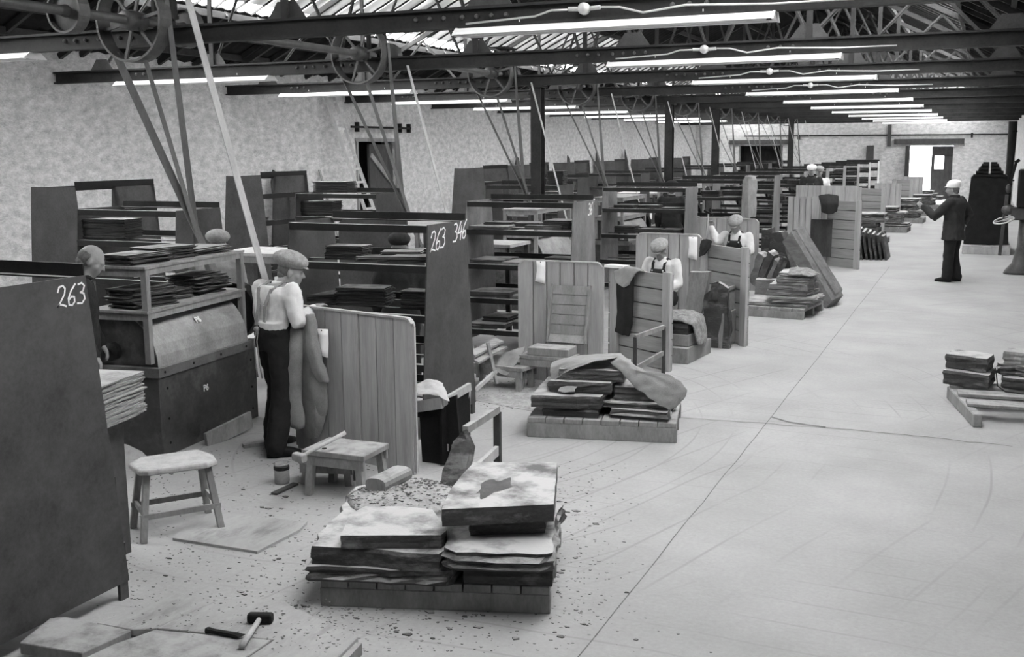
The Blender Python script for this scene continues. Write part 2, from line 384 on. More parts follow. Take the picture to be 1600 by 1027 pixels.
# roof
def roofstrip(m, x0, x1, t=0.06, corr=True):
    n = 1; z0, z1 = roofz(x0), roofz(x1)
    if not corr:
        return m.prism([(x0, YB - 0.4, z0), (x1, YB - 0.4, z1), (x1, YB - 0.4, z1 + t), (x0, YB - 0.4, z0 + t)], (0, 0, 0), (0, YF - YB + 0.8, 0))
    ys = YB - 0.4; k = 0; step = 0.16
    N_ = int((YF - YB + 0.8) / step); vs = []; fs = []
    for i in range(N_ + 1):
        y = ys + i * step; dz = 0.03 * (i % 2)
        vs += [(x0, y, z0 + dz), (x1, y, z1 + dz), (x1, y, z1 + dz + 0.02), (x0, y, z0 + dz + 0.02)]
        if i:
            b = (i - 1) * 4; c = i * 4
            for j in range(4): fs.append((b + j, b + (j + 1) % 4, c + (j + 1) % 4, c + j))
    return m.add(vs, fs)
m = MB(); roofstrip(m, XL - 0.4, GL[0]); roofstrip(m, GL[1], XM + 0.001); roofstrip(m, XM, GR[0]); roofstrip(m, GR[1], XR + 0.4)
for x0, x1 in (GL, GR): m.prism([(x0, YB - .4, roofz(x0)), (x1, YB - .4, roofz(x1)), (x1, YB - .4, roofz(x1) + .05), (x0, YB - .4, roofz(x0) + .05)], (0, 0, 0), (0, YG - YB + .4, 0))  # unseen opaque panels added over the near glazing to darken camera-facing sides
struct('ceiling', m, 'roof_sheet')
m = MB()
for x in (-13.0, -12.45, GL[0] - 0.04, GL[1] + 0.06, -9.2, -8.0, -6.9, -5.4, -4.3, -3.2, GR[0] - 0.06, GR[1] + 0.04, 0.2, 0.75):
    m.box((x, (YB + YF) / 2, roofz(x) - 0.06), (0.07, YF - YB, 0.11))
struct('trim_1', m, 'steel_beam')
m = MB()
for i in range(64):
    y = YB + 0.45 + i * 0.9
    for x0, x1 in ((XL, GL[0]), (GR[1], XR)):
        m.bar((x0, y, roofz(x0) - 0.05), (x1, y, roofz(x1) - 0.05), 0.06, 0.09)
struct('trim_2', m, 'steel_beam')
for nm, (x0, x1), lo in (('window_1', GL, 0), ('window_2', GR, 1)):
    wi = MB(); n = 102; p = (YF - YG) / n
    a, b = (x0, x1) if lo == 0 else (x1, x0)              # a = lower edge
    c = a + (b - a) * (0.14 if lo == 0 else 0.02)
    for i in range(n):
        y0 = YG + i * p + (0.11 if lo == 0 else 0.15); y1 = YG + (i + 1) * p
        wi.add([(c, y0, roofz(c) + 0.02), (b, y0, roofz(b) + 0.02), (b, y1, roofz(b) + 0.02), (c, y1, roofz(c) + 0.02)], [(0, 1, 2, 3)])
    o = struct(nm, wi, 'dirty_glass')
    cl = MB().add([(a, YG, roofz(a) + 0.05), (b, YG, roofz(b) + 0.05), (b, YF, roofz(b) + 0.05), (a, YF, roofz(a) + 0.05)], [(0, 1, 2, 3)])
    cl.build('glass_pane', 'clear_glass', o)
    bars = MB()
    for i in range(0, n + 1):
        y = YG + i * p
        bars.bar((a, y, roofz(a) - 0.0), (b, y, roofz(b) - 0.0), 0.022, 0.035)
    bars.build('glazing_bars', 'steel_beam', o)
# floor joints
def strip(m, pts, w, z=0.002):
    pts = [Vector(p) for p in pts]
    for i in range(len(pts) - 1):
        d = (pts[i + 1] - pts[i]).normalized(); n = Vector((-d.y, d.x, 0)) * w / 2
        a, b = pts[i], pts[i + 1]
        m.add([a - n + Vector((0, 0, z)), a + n + Vector((0, 0, z)), b + n + Vector((0, 0, z)), b - n + Vector((0, 0, z))], [(0, 1, 2, 3)])
rj = random.Random(3)
m = MB()
q = [P(890, 1045), P(1205, 652), P(1396, 409)]
pts = []
for i in range(len(q) - 1):
    for k in range(14):
        t = k / 14; pts.append(q[i].lerp(q[i + 1], t) + Vector((rj.uniform(-.006, .006), 0, 0)))
strip(m, pts, 0.007)
q = [P(1040, 652), P(1205, 663), P(1330, 672), P(1460, 685), P(1600, 700)]; pts = []
for i in range(len(q) - 1):
    for k in range(8): pts.append(q[i].lerp(q[i + 1], k / 8) + Vector((0, rj.uniform(-.02, .02), 0)))
strip(m, pts, 0.012)
q = [P(1205, 652), P(1232, 660), P(1290, 668)]; strip(m, q, 0.035)
struct('trim_3', m, 'joint_dirt')
# far wall fittings
struct('trim_4', MB().box((-2.55, YF - 0.06, 2.64), (3.0, 0.24, 0.24)), 'wood_dark')                 # lintel over the doorway
struct('trim_5', MB().box((-10.2, YF - 0.06, 2.68), (3.0, 0.24, 0.2)), 'wood_dark')
struct('trim_6', MB().box((-10.2, YF - 0.04, 1.06), (3.2, 0.2, 0.3)), 'wood_dark')
t = thing('service_pipe', 'long thin pipe running level across the far wall above the doorway', 'pipe', (-3.8, YF - 0.08, 2.95))
MB().tube([(-11.0, YF - 0.08, 2.97), (0.85, YF - 0.08, 2.93)], 0.03, 8).build('pipe_run', 'black_iron', t)
for x in (-8.4, -4.3, -0.75): MB().box((x, YF - 0.06, 2.9), (0.09, 0.1, 0.22)).build('pipe_bracket', 'black_iron', t)
tag(MB().box((-4.28, YF - 0.07, 2.93), (0.16, 0.12, 1.0)).build('wall_duct', 'wood_dark'), 'dark upright duct on far wall left of the doorway lintel', 'duct')
tag(MB().box((-5.1, YF - 0.12, 2.15), (0.32, 0.22, 0.65)).build('wall_cupboard', 'wood_dark'), 'small dark upright cupboard on the far wall left of the doorway', 'cupboard')
# door leaves of the far doorway
t = struct('door_1', MB().box((-1.95, YF + 0.3, 1.2), (0.94, 0.06, 0.36)).box((-1.95, YF + 0.3, 0.51), (0.94, 0.06, 1.02)).box((-1.95, YF + 0.3, 2.2), (0.94, 0.06, 0.44)).box((-2.35, YF + 0.3, 1.7), (0.14, 0.06, 0.64)).box((-1.68, YF + 0.3, 1.7), (0.4, 0.06, 0.64)), 'wood_dark')
MB().box((-2.08, YF + 0.3, 1.68), (0.4, 0.01, 0.6)).build('window_pane', 'clear_glass', t)
MB().bar((-2.2, YF + 0.26, 1.95), (-2.02, YF + 0.26, 1.45), 0.04, 0.03).build('glazing_bar', 'wood_dark', t)
MB().bar((-2.4, YF + 0.25, 2.3), (-1.52, YF + 0.25, 2.3), 0.03, 0.12).build('door_rail', 'wood_dark', t)
t = struct('door_2', MB().box((-3.42, YF - 0.42, 1.22), (0.07, 0.75, 2.44), Matrix.Rotation(0.25, 3, 'Z')), 'wood_dark')
# outside
struct('ground', MB().box((-4, YF + 14, -0.12), (60, 27, 0.1)), 'outside_ground')
m = MB(); rb = random.Random(5); vs = []; fs = []
for i in range(21):
    for j in range(9):
        vs.append((-24 + i * 2, YF + 10 + j * 2.4, -0.1 + j * 0.55 + rb.uniform(-.2, .2)))
for i in range(20):
    for j in range(8): fs.append((i * 9 + j, (i + 1) * 9 + j, (i + 1) * 9 + j + 1, i * 9 + j + 1))
m.add(vs, fs); o = m.build('grass_bank', 'bank_grass', smooth=True)
tag(o, 'pale grassy bank rising outside the far doorway', 'bank', kind='structure')

# ------------------------------------------------------------------ trusses
BEAM_Y = [8.9 + 4.2 * k for k in range(11)]
BZ = 3.47
def truss():
    t = thing('roof_truss', '', 'roof truss', (XM, 0, BZ)); W = XR - XL - 0.02
    m = MB(); m.box((XM, 0, BZ + 0.012), (W, 0.12, 0.024)); m.box((XM, 0, BZ + 0.168), (W, 0.12, 0.024)); m.box((XM, 0, BZ + 0.09), (W, 0.014, 0.14))
    m.build('bottom_chord', 'steel_beam', t)
    for sx in (-1, 1):
        x0 = XM + sx * (W / 2 - 0.1)
        MB().bar((x0, 0, roofz(x0) - 0.17), (XM, 0, roofz(XM) - 0.17), 0.07, 0.09).build('rafter', 'steel_beam', t)
    nodes = [XM + 2.1 * k for k in range(-3, 4)]
    tops = [XM + 1.05 + 2.1 * k for k in range(-3, 3)]
    zb = BZ + 0.18
    for i, tx in enumerate(tops):
        zt = roofz(tx) - 0.25
        for bx in (nodes[i], nodes[i + 1]):
            MB().bar((bx, 0.03, zb), (tx, 0.03, zt), 0.05, 0.010).bar((bx, 0.03, zb), (tx, 0.03, zt), 0.010, 0.05).build('strut', 'steel_strut', t)
    for bx in nodes[1:-1:2]:
        MB().bar((bx, -0.03, zb), (bx, -0.03, roofz(bx) - 0.25), 0.07, 0.025).build('post', 'steel_beam', t)
    for bx in nodes:
        MB().prism([(bx - 0.22, 0.0, zb), (bx + 0.22, 0.0, zb), (bx + 0.1, 0.0, zb + 0.16), (bx - 0.1, 0.0, zb + 0.16)], (0, 0, 0), (0, 0.012, 0)).build('gusset_plate', 'steel_strut', t)
    for gx in (-4.35, -2.0, -8.5, -11.5):
        for k in (range(7) if gx in (-4.35, -8.5) else range(3)):
            MB().ell((gx + (k - 3) * 0.14 + (0.04 if k > 2 else 0), -0.02, BZ + 0.095), (0.022, 0.025, 0.022), n=8, m=5).build('rivet', 'pulley_iron', t)
    return t
tr0 = truss()
for k, y in enumerate(BEAM_Y):
    lab = 'dark riveted steel roof truss spanning the hall, %s from the camera' % ORD[k]
    if k == 0: tr0.location.y = y; tr0['label'] = lab; tr0['group'] = 'roof trusses along the hall'
    else: dup(tr0, (XM, y, BZ), 0, lab)

# columns
for k, (x, y) in enumerate(((-6.97, 17.2), (-7.0, 25.6), (-6.9, 30.0), (-6.9, 42.5))):
    t = thing('steel_column', 'dark H-section steel column under the trusses, %s from the camera' % ORD[k], 'column', (x, y, 0), 0, 'steel columns in a row')
    MB().box((x, y - 0.09, 1.73), (0.18, 0.016, 3.46)).box((x, y + 0.09, 1.73), (0.18, 0.016, 3.46)).box((x, y, 1.73), (0.014, 0.18, 3.46)).build('shaft', 'steel_beam', t)
    MB().box((x, y, 0.012), (0.34, 0.34, 0.024)).build('base_plate', 'steel_beam', t)
    MB().box((x, y, 3.445), (0.26, 0.26, 0.03)).build('cap_plate', 'steel_beam', t)

# lamps under the beams
def lamp():
    t = thing('fluorescent_lamp', '', 'lamp', (0, 0, 3.405)); L = 2.75
    prof = [(-0.16, 3.405), (-0.13, 3.430), (-0.075, 3.465), (0.075, 3.465), (0.13, 3.430), (0.16, 3.405), (0.15, 3.405), (0.12, 3.417), (0.07, 3.445), (-0.07, 3.445), (-0.12, 3.417), (-0.15, 3.405)]
    MB().prism([(-L / 2, y, z) for y, z in prof], (0, 0, 0), (L, 0, 0)).build('reflector', 'lamp_enamel', t)
    MB().box((0, 0, 3.423), (L - .06, .045, .03)).build('spine', 'flange_steel', t)
    for y in (-0.075, 0.075): MB().tube([(-L / 2 + 0.06, y, 3.413), (L / 2 - 0.06, y, 3.413)], 0.017, 8).build('tube', 'lamp_enamel', t, smooth=True)
    for sx in (-1, 1): MB().prism([(sx * L / 2, y, z) for y, z in ((-0.16, 3.400), (0.16, 3.400), (0.075, 3.470), (-0.075, 3.470))], (-0.008, 0, 0), (0.008, 0, 0)).build('end_cap', 'lamp_enamel', t)
    for sx in (-0.8, 0.8): MB().tube([(sx, 0, 3.465), (sx, 0, 3.520)], 0.01, 6).build('hanger', 'galvanised', t)
    return t
lm0 = lamp(); n = 0
RX, LX = -2.97, -10.75
for k, y in enumerate(BEAM_Y):
    for side, x in (('right', RX), ('left', LX)):
        if side == 'left' and k > 8: continue
        lab = 'long white fluorescent lamp under the %s roof truss, %s side of hall' % (ORD[k], side)
        if n == 0: lm0.location = (x, y, 3.405); lm0['label'] = lab; lm0['group'] = 'fluorescent lamps under the trusses'
        else: dup(lm0, (x, y, 3.405), 0, lab)
        n += 1
# cables and junction boxes on the first four beams
for k in range(4):
    y = BEAM_Y[k] - 0.075
    t = thing('junction_box', 'round junction box on the %s roof truss above its lamp' % ORD[k], 'junction box', (-3.15, y, BZ + 0.095), 0, 'junction boxes on the trusses')
    MB().lathe([(0.05, 0), (0.05, -0.045), (0.035, -0.06)], (-3.15, y, BZ + 0.095), 14, 'Y').build('box', 'galvanised', t, smooth=True)
    for s in (-1, 1): MB().tube([(-3.15 + s * 0.05, y - 0.02, BZ + 0.095), (-3.15 + s * 0.14, y - 0.02, BZ + 0.1)], 0.018, 8).build('gland', 'galvanised', t)
    t = tag(MB().tube([(-4.25, y, BZ + 0.03), (-3.6, y, BZ + 0.06), (-3.45, y, BZ + 0.1), (-3.3, y - 0.02, BZ + 0.095)], 0.009, 6).tube([(-3.0, y - 0.02, BZ + 0.1), (-2.85, y, BZ + 0.095), (-2.65, y, BZ + 0.04), (-2.3, y, BZ + 0.08), (-1.6, y, BZ + 0.05), (-1.0, y, BZ + 0.05)], 0.009, 6).build('lamp_cable', 'galvanised', smooth=True),
            'thin pale cable looping along the %s roof truss' % ORD[k], 'cable', 'cables along the trusses')

# ------------------------------------------------------------------ line shaft, pulleys and belts
SX, SZ = -7.72, 3.68
t = tag(MB().tube([(SX, 1.5, SZ), (SX, 50.5, SZ)], 0.045, 12).build('line_shaft', 'pulley_iron', smooth=True), 'long steel line shaft running down the hall through the belt pulleys', 'shaft')
def pulley():
    t = thing('belt_pulley', '', 'pulley', (SX, 0, SZ))
    m = MB(); m.ring((SX, 0, SZ), 0.40, 0.17, 0.022, 32)
    m.build('rim', 'pulley_iron', t, smooth=False)
    MB().lathe([(0.045, -0.13), (0.09, -0.12), (0.10, 0), (0.09, 0.12), (0.045, 0.13)], (SX, 0, SZ), 16, 'Y').build('hub', 'pulley_iron', t, smooth=True)
    for k in range(6):
        a = k * PI / 3 + 0.2
        MB().bar((SX + 0.08 * math.cos(a), 0, SZ + 0.08 * math.sin(a)), (SX + 0.385 * math.cos(a), 0, SZ + 0.385 * math.sin(a)), 0.03, 0.022, up=(0, 1, 0)).build('spoke', 'pulley_iron', t)
    return t
def collar():
    t = thing('small_drum_pulley', '', 'pulley', (SX, 0, SZ))
    MB().ring((SX, 0, SZ), 0.20, 0.13, 0.02, 24).build('rim', 'pulley_iron', t)
    MB().lathe([(0.2, -0.01), (0.06, -0.03), (0.045, -0.1), (0.045, 0.1), (0.06, 0.03), (0.2, 0.01)], (SX, 0, SZ), 16, 'Y').build('hub', 'pulley_iron', t)
    return t
def bearing():
    t = thing('shaft_bearing', '', 'bearing', (SX, 0, SZ))
    MB().lathe([(0.046, -0.07), (0.09, -0.06), (0.09, 0.06), (0.046, 0.07)], (SX, 0, SZ), 14, 'Y').build('housing', 'black_iron', t)
    MB().bar((SX - 0.12, 0, SZ + 0.06), (SX - 0.12, 0, SZ + 0.42), 0.04, 0.06).bar((SX + 0.12, 0, SZ + 0.06), (SX + 0.12, 0, SZ + 0.42), 0.04, 0.06).box((SX, 0, SZ + 0.43), (0.34, 0.5, 0.03)).box((SX, 0, SZ + 0.07), (0.3, 0.07, 0.03)).build('hanger', 'black_iron', t)
    return t
p0, c0, b0 = pulley(), collar(), bearing()
PULY = [y - 0.32 for y in BEAM_Y[:10]]
for k, y in enumerate(PULY):
    for j, (src, dy, nm) in enumerate(((p0, 0, 'large six-spoked belt pulley on the line shaft'), (c0, 0.75, 'small drum pulley on the line shaft behind its truss'), (b0, 0.45, 'black bearing holding the line shaft'))):
        lab = '%s, %s from the camera' % (nm, ORD[k])
        grp = ('large pulleys on the shaft', 'small pulleys on the shaft', 'shaft bearings')[j]
        z = SZ
        if k == 0: src.location = (SX, y + dy, z); src['label'] = lab; src['group'] = grp
        else: dup(src, (SX, y + dy, z), 0, lab)
dup(c0, (SX, 7.75, SZ), 0, 'small drum pulley on the line shaft at top left, nearest the camera')
def belt(y, a, b, wd, m, label, tw=0.0, group='drive belts', t0=0.0):
    a = Vector((a[0], y, a[1])); b = Vector((b[0], y, b[1])); n = 14; rings = []
    d = (b - a).normalized(); side = Vector((0, 1, 0)); th = d.cross(side)
    for i in range(n + 1):
        t = i / n; p = a.lerp(b, t); ang = t0 + tw * t
        s = side * math.cos(ang) + th * math.sin(ang); h = d.cross(s) * 0.004
        rings.append([p - s * wd / 2 - h, p + s * wd / 2 - h, p + s * wd / 2 + h, p - s * wd / 2 + h])
    return tag(MB().loft(rings).build('drive_belt', m), label, 'belt', group)
for k, y in enumerate(PULY):
    o_ = ORD[k]; f = 'from the %s big pulley' % o_
    if k == 0: nb = ((-7.97, 3.38), (-7.60, 3.30), (-7.36, 3.95), (-7.10, 4.15))
    else: nb = ((SX - 0.28, SZ - 0.28), (SX + 0.10, SZ - 0.38), (SX + 0.40, SZ + 0.12), (SX + 0.60, SZ + 0.15))
    belt(y, nb[0], (-6.62, 0.72), 0.075, 'belt_grey', 'dark grey flat belt slanting down %s, leftmost of its set' % f, 0.0 if k else -1.2, t0=0.0 if k else 1.2)
    belt(y, nb[1], (-6.93, 1.3 if k else 1.1), 0.08 if k else 0.06, 'belt_grey', 'grey flat belt slanting down %s, second of its set' % f)
    belt(y + 0.06, nb[2], (-7.12, 1.3), 0.06, 'belt_grey', 'narrow grey twisted belt dropping almost upright %s' % f, 1.3)
    belt(y - 0.04, nb[3] if k == 0 else (-6.98, 3.5), (-6.20 if k == 0 else -6.35, 0.95 if k == 0 else 1.25), 0.095 if k == 0 else 0.06, 'belt_pale', 'broad pale belt slanting down right %s' % f if k == 0 else 'thin pale belt slanting down right %s' % f)

# ------------------------------------------------------------------ slate racks
def chalk(parent, pts_list, origin, u, v, name='chalk_number', w=0.012, m='chalk'):
    m_ = MB(); o = Vector(origin); u = Vector(u); v = Vector(v); n = u.cross(v).normalized()
    for st in pts_list:
        for i in range(len(st) - 1):
            a = o + u * st[i][0] + v * st[i][1]; b = o + u * st[i + 1][0] + v * st[i + 1][1]
            d = (b - a).normalized(); s = d.cross(n) * w / 2
            m_.add([a - s - d * w * .3, a + s - d * w * .3, b + s + d * w * .3, b - s + d * w * .3], [(0, 1, 2, 3)])
            m_.v[-4:] = [q + n * 0.002 for q in m_.v[-4:]]
    o_ = m_.build(name, m, parent); return o_
D2 = [[(0.0, 0.72), (0.08, 0.95), (0.30, 1.0), (0.45, 0.85), (0.42, 0.6), (0.2, 0.25), (0.02, 0.03), (0.12, 0.12), (0.3, 0.1), (0.55, 0.0)]]
D6 = [[(0.45, 1.0), (0.2, 0.7), (0.05, 0.35), (0.1, 0.05), (0.3, 0.0), (0.45, 0.15), (0.42, 0.38), (0.25, 0.42), (0.08, 0.28)]]
D3 = [[(0.02, 0.95), (0.25, 1.0), (0.42, 0.85), (0.35, 0.62), (0.18, 0.55), (0.4, 0.48), (0.48, 0.22), (0.3, 0.02), (0.0, 0.05)]]
D4 = [[(0.3, 1.0), (0.0, 0.4), (0.5, 0.42)], [(0.42, 0.75), (0.36, 0.0)]]
def front_plate(r): return [c for c in KIDS(r) if c.name.startswith('end_plate') and c.data.vertices[0].co.x > -.1][0]
def num(ds, h, gap=0.62):
    out = []
    for i, d in enumerate(ds):
        for st in d: out.append([((x + i * gap) * h, z * h) for x, z in st])
    return out
RL = 1.38
SHZ = (0.25, 0.63, 1.04, 1.455, 1.79)
def rack(height=1.8, nshelf=5, td=0.72, bd=1.08):
    t = thing('slate_rack', '', 'rack', (0, 0, 0))
    # local: x -RL..0 (right plate at x=0), y 0..td at top
    o0 = (bd - td) / 2
    for x in (0.0, -RL):
        m = MB().prism([(x, -o0 * 0.9, 0.10), (x, td + o0 * 0.9, 0.10), (x, td, height), (x, 0, height)], (-0.006, 0, 0), (0.006, 0, 0))
        ep = m.build('end_plate', 'rack_steel', t, world=False)
        for y in (-o0 + 0.05, td + o0 - 0.05): MB().box((x - 0.012, y, 0.06), (0.02, 0.06, 0.12)).build('foot', 'rack_steel', ep, world=False)
    for i, z in enumerate(SHZ):
        z = z * height / 1.8; k = o0 * (1 - z / height)
        MB().box((-RL / 2, -k + 0.03, z), (RL, 0.06, 0.008)).box((-RL / 2, -k + 0.004, z - 0.03), (RL, 0.008, 0.055)).build('shelf_rail', 'rack_rail', t, world=False)
        MB().box((-RL / 2, td + k - 0.03, z), (RL, 0.06, 0.008)).box((-RL / 2, td + k - 0.004, z + 0.035), (RL, 0.008, 0.07)).build('shelf_rail', 'rack_rail', t, world=False)
        if i < 4: MB().box((-RL / 2, td * 0.5 - 0.05, z), (RL, 0.05, 0.008)).build('shelf_slat', 'rack_rail', t, world=False)
    return t
rk = rack()
A_Y = [3.48, 8.04, 12.0, 16.95, 21.3, 24.75, 29.0, 33.2, 37.4, 41.6, 45.8, 49.6]
A_X = [-4.2, -4.25, -4.42] + [-4.35] * 9
RACKS = {}
for k, y in enumerate(A_Y):
    lab = 'dark steel slate rack in the right-hand row, %s from the camera' % ORD[k]
    if k == 0: rk.location = (A_X[0], y, 0); rk['label'] = 'large dark steel slate rack at left foreground chalked 263'; rk['group'] = 'slate racks'; t = rk
    else:
        if k == 1: lab = 'dark steel slate rack chalked 263 and 346 behind the wooden screen'
        t = dup(rk, (A_X[k], y, 0), 0, lab)
    RACKS[('A', k)] = t
B_ = [(-7.86, 9.2), (-8.0, 13.6), (-6.75, 17.6), (-8.0, 22.0), (-7.9, 26.3), (-7.9, 30.6), (-7.9, 34.9), (-7.9, 39.2), (-7.9, 43.5), (-7.9, 48)]
for k, (x, y) in enumerate(B_):
    RACKS[('B', k)] = dup(rk, (x, y, 0), 0, 'dark steel slate rack in the middle row beyond the belts, %s from the camera' % ORD[k])
for k, (x, y) in enumerate(((-10.2, 10.15), (-11.35, 15.45), (-10.4, 22.4), (-11.1, 26.8), (-11.6, 31.6), (-11.5, 35.2), (-12.0, 41.0), (-12.0, 46))):
    t = dup(rk, label='dark steel slate rack end-on near the whitewashed left wall, %s from the camera' % ORD[k],
            M=Matrix.Translation((x, y, 0)) @ Matrix.Rotation(-PI / 2, 4, 'Z') @ Matrix.Translation((0, -0.72, 0)) @ Matrix.Diagonal((1, 1, 1.11, 1)))
    RACKS[('C', k)] = t
for k in range(2, 12):         # racks with paler end plates
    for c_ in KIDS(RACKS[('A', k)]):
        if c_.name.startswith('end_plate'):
            c_.data = c_.data.copy(); c_.data.materials[0] = MATS['rack_steel_pale']
chalk(front_plate(RACKS[('A', 0)]), num([D2, D6, D3], 0.105), (A_X[0] + 0.007, 4.00, 1.66), (0, 1, -0.0), (0, 0.12, 1.0), w=0.0095)
chalk(front_plate(RACKS[('A', 1)]), num([D2, D6, D3], 0.17, 0.55), (A_X[1] + 0.007, 8.06, 1.57), (0, 1, 0.1), (0, 0.2, 1.0), w=0.014)
chalk(front_plate(RACKS[('A', 1)]), num([D3, D4, D6], 0.16, 0.55), (A_X[1] + 0.007, 8.49, 1.62), (0, 1, 0.1), (0, 0.2, 1.0), w=0.014)
chalk(front_plate(RACKS[('A', 2)]), num([D3, D6], 0.14, 0.5), (A_X[2] + 0.007, 12.5, 1.62), (0, 1, 0.1), (0, 0.2, 1.0), w=0.02)
exec_later = []

# ------------------------------------------------------------------ dressing machines
def machine():
    t = thing('dressing_machine', '', 'machine', (0, 0, 0)); L = 1.43; W = 0.85
    m = MB().box((-W / 2, L / 2, 0.33), (W, L, 0.66)); m.build('tank', 'machine_steel', t, world=False, bevel=0.006)
    m = MB().box((-W / 2, L / 2, 0.69), (W + 0.03, L + 0.03, 0.075)); m.build('rim_band', 'flange_steel', t, world=False)
    m = MB()
    for y in (0.06, 0.45, 0.85, 1.25): m.ell((0.015, y, 0.69), (0.008, 0.012, 0.012), n=8, m=4)
    for y in (0.1, 1.34):
        for z in (0.1, 0.3, 0.55): m.ell((0.0, y, z), (0.008, 0.012, 0.012), n=8, m=4)
    m.build('bolts', 'black_iron', t, world=False)
    pts = []
    for k in range(9):
        a = PI / 2 * k / 8
        pts.append((-0.42 + 0.40 * math.cos(a), 0.73 + 0.44 * math.sin(a)))
    prof = [(-0.02, 0.73)] + pts[1:] + [(-0.55, 1.16), (-0.555, 1.15)] + [(x - 0.006, z - 0.008) for x, z in reversed(pts)]
    MB().prism([(x, 0.03, z) for x, z in prof], (0, 0, 0), (0, L - 0.12, 0)).build('hood', 'hood_steel', t, world=False)
    prof = [(-0.03, 0.73)] + [(x - 0.01, z - 0.01) for x, z in pts[1:]] + [(-0.62, 1.12), (-0.72, 0.95), (-0.72, 0.73)]
    for y in (0.035, L - 0.11): MB().prism([(x, y, z) for x, z in prof], (0, 0, 0), (0, 0.012, 0)).build('end_cheek', 'machine_steel', t, world=False)
    MB().lathe([(0.03, -0.02), (0.075, 0), (0.075, 0.05), (0.03, 0.06)], (-0.42, -0.04, 0.85), 14, 'Y').tube([(-0.42, -0.1, 0.85), (-0.42, 0.05, 0.85)], 0.02).build('shaft_bearing', 'black_iron', t, world=False)
    MB().ring((-0.35, L + 0.22, 0.95), 0.27, 0.14, 0.02, 24).lathe([(0.26, -0.02), (0.03, -0.05), (0.03, 0.05), (0.26, 0.02)], (-0.35, L + 0.22, 0.95), 18, 'Y').tube([(-0.35, L - 0.1, 0.95), (-0.35, L + 0.32, 0.95)], 0.025).build('drive_pulley', 'black_iron', t, world=False)
    return t
def frame_table():
    t = thing('slate_table', '', 'table', (0, 0, 0))     # straddles the machine: x -0.52..0, y 0..1.42
    for x in (0, -0.50):
        for y in (0, 1.42):
            MB().box((x, y, 1.145 if x == 0 else 1.145), (0.05, 0.05, 0.77)).build('leg', 'wood_mid', t, world=False)
    for z in (1.52, 1.17):
        m = MB().box((-0.25, 0.71, z + 0.005), (0.56, 1.50, 0.02)); m.build('shelf_board', 'wood_mid', t, world=False)
        m = MB()
        m.box((0.005, 0.71, z - 0.03), (0.03, 1.47, 0.05)).box((-0.505, 0.71, z - 0.03), (0.03, 1.47, 0.05)).box((-0.25, -0.005, z - 0.035), (0.55, 0.03, 0.06)).box((-0.25, 1.425, z - 0.035), (0.55, 0.03, 0.06))
        m.build('apron_rail', 'wood_mid', t, world=False)
    return t
mc = machine(); ft = frame_table()
MY = [6.62 + 4.2 * k for k in range(9)]
for k, y in enumerate(MY):
    lab = 'dark steel machine with curved hood and belt pulley, %s from the camera' % ORD[k]
    l2 = 'two-tier wooden slate table standing on the rim of the %s hooded machine' % ORD[k]
    ang = -0.07 if k == 0 else 0.0
    if k == 0:
        mc.matrix_basis = Matrix.Translation((-5.92, y, 0)) @ Matrix.Rotation(0.09, 4, 'Z'); mc['label'] = 'dark steel machine with curved hood, stencilled P6'; mc['group'] = 'hooded machines'
        ft.matrix_basis = Matrix.Translation((-6.0, y, 0)) @ Matrix.Rotation(0.12, 4, 'Z'); ft['label'] = 'two-tier wooden table of slates standing on the P6 machine'; ft['group'] = 'tables on the machines'
    else:
        dup(mc, (-5.98, y, 0), 0, lab); dup(ft, (-6.12, y, 0), 0, l2)
def text(body, size, loc, rot, name, m, parent, ext=0.001):
    cu = bpy.data.curves.new(name, 'FONT'); cu.body = body; cu.size = size; cu.extrude = ext; cu.align_x = 'CENTER'; cu.offset = 0.002
    tmp = bpy.data.objects.new('tmp', cu); COL.objects.link(tmp); bpy.context.view_layer.update()
    me = bpy.data.meshes.new_from_object(tmp.evaluated_get(bpy.context.evaluated_depsgraph_get())); bpy.data.objects.remove(tmp)
    me.materials.clear(); me.materials.append(MATS[m])
    o = bpy.data.objects.new(name, me); COL.objects.link(o); o.parent = parent
    M = Matrix.Translation(loc) @ rot; pb = parent.matrix_basis if parent.parent is None else parent.parent.matrix_basis @ parent.matrix_basis
    o.matrix_basis = pb.inverted() @ M
    return o
RXf = Matrix(((0, 0, 1, 0), (1, 0, 0, 0), (0, 1, 0, 0), (0, 0, 0, 1)))     # text lying in a plane facing +X
Mm = mc.matrix_basis
# stencil on tank and on hood (built after copies so that only this machine carries them)
text('P6', 0.075, Mm @ Vector((0.004, 0.62, 0.42)), Matrix.Rotation(0.09, 4, 'Z') @ RXf, 'stencil', 'white_paint', [c for c in KIDS(mc) if c.name.startswith('tank')][0])
text('P6', 0.075, Mm @ Vector((-0.082, 0.70, 0.993)), Matrix.Rotation(0.09, 4, 'Z') @ Matrix.Rotation(-0.62, 4, 'Y') @ RXf, 'stencil', 'white_paint', [c for c in KIDS(mc) if c.name.startswith('hood')][0])

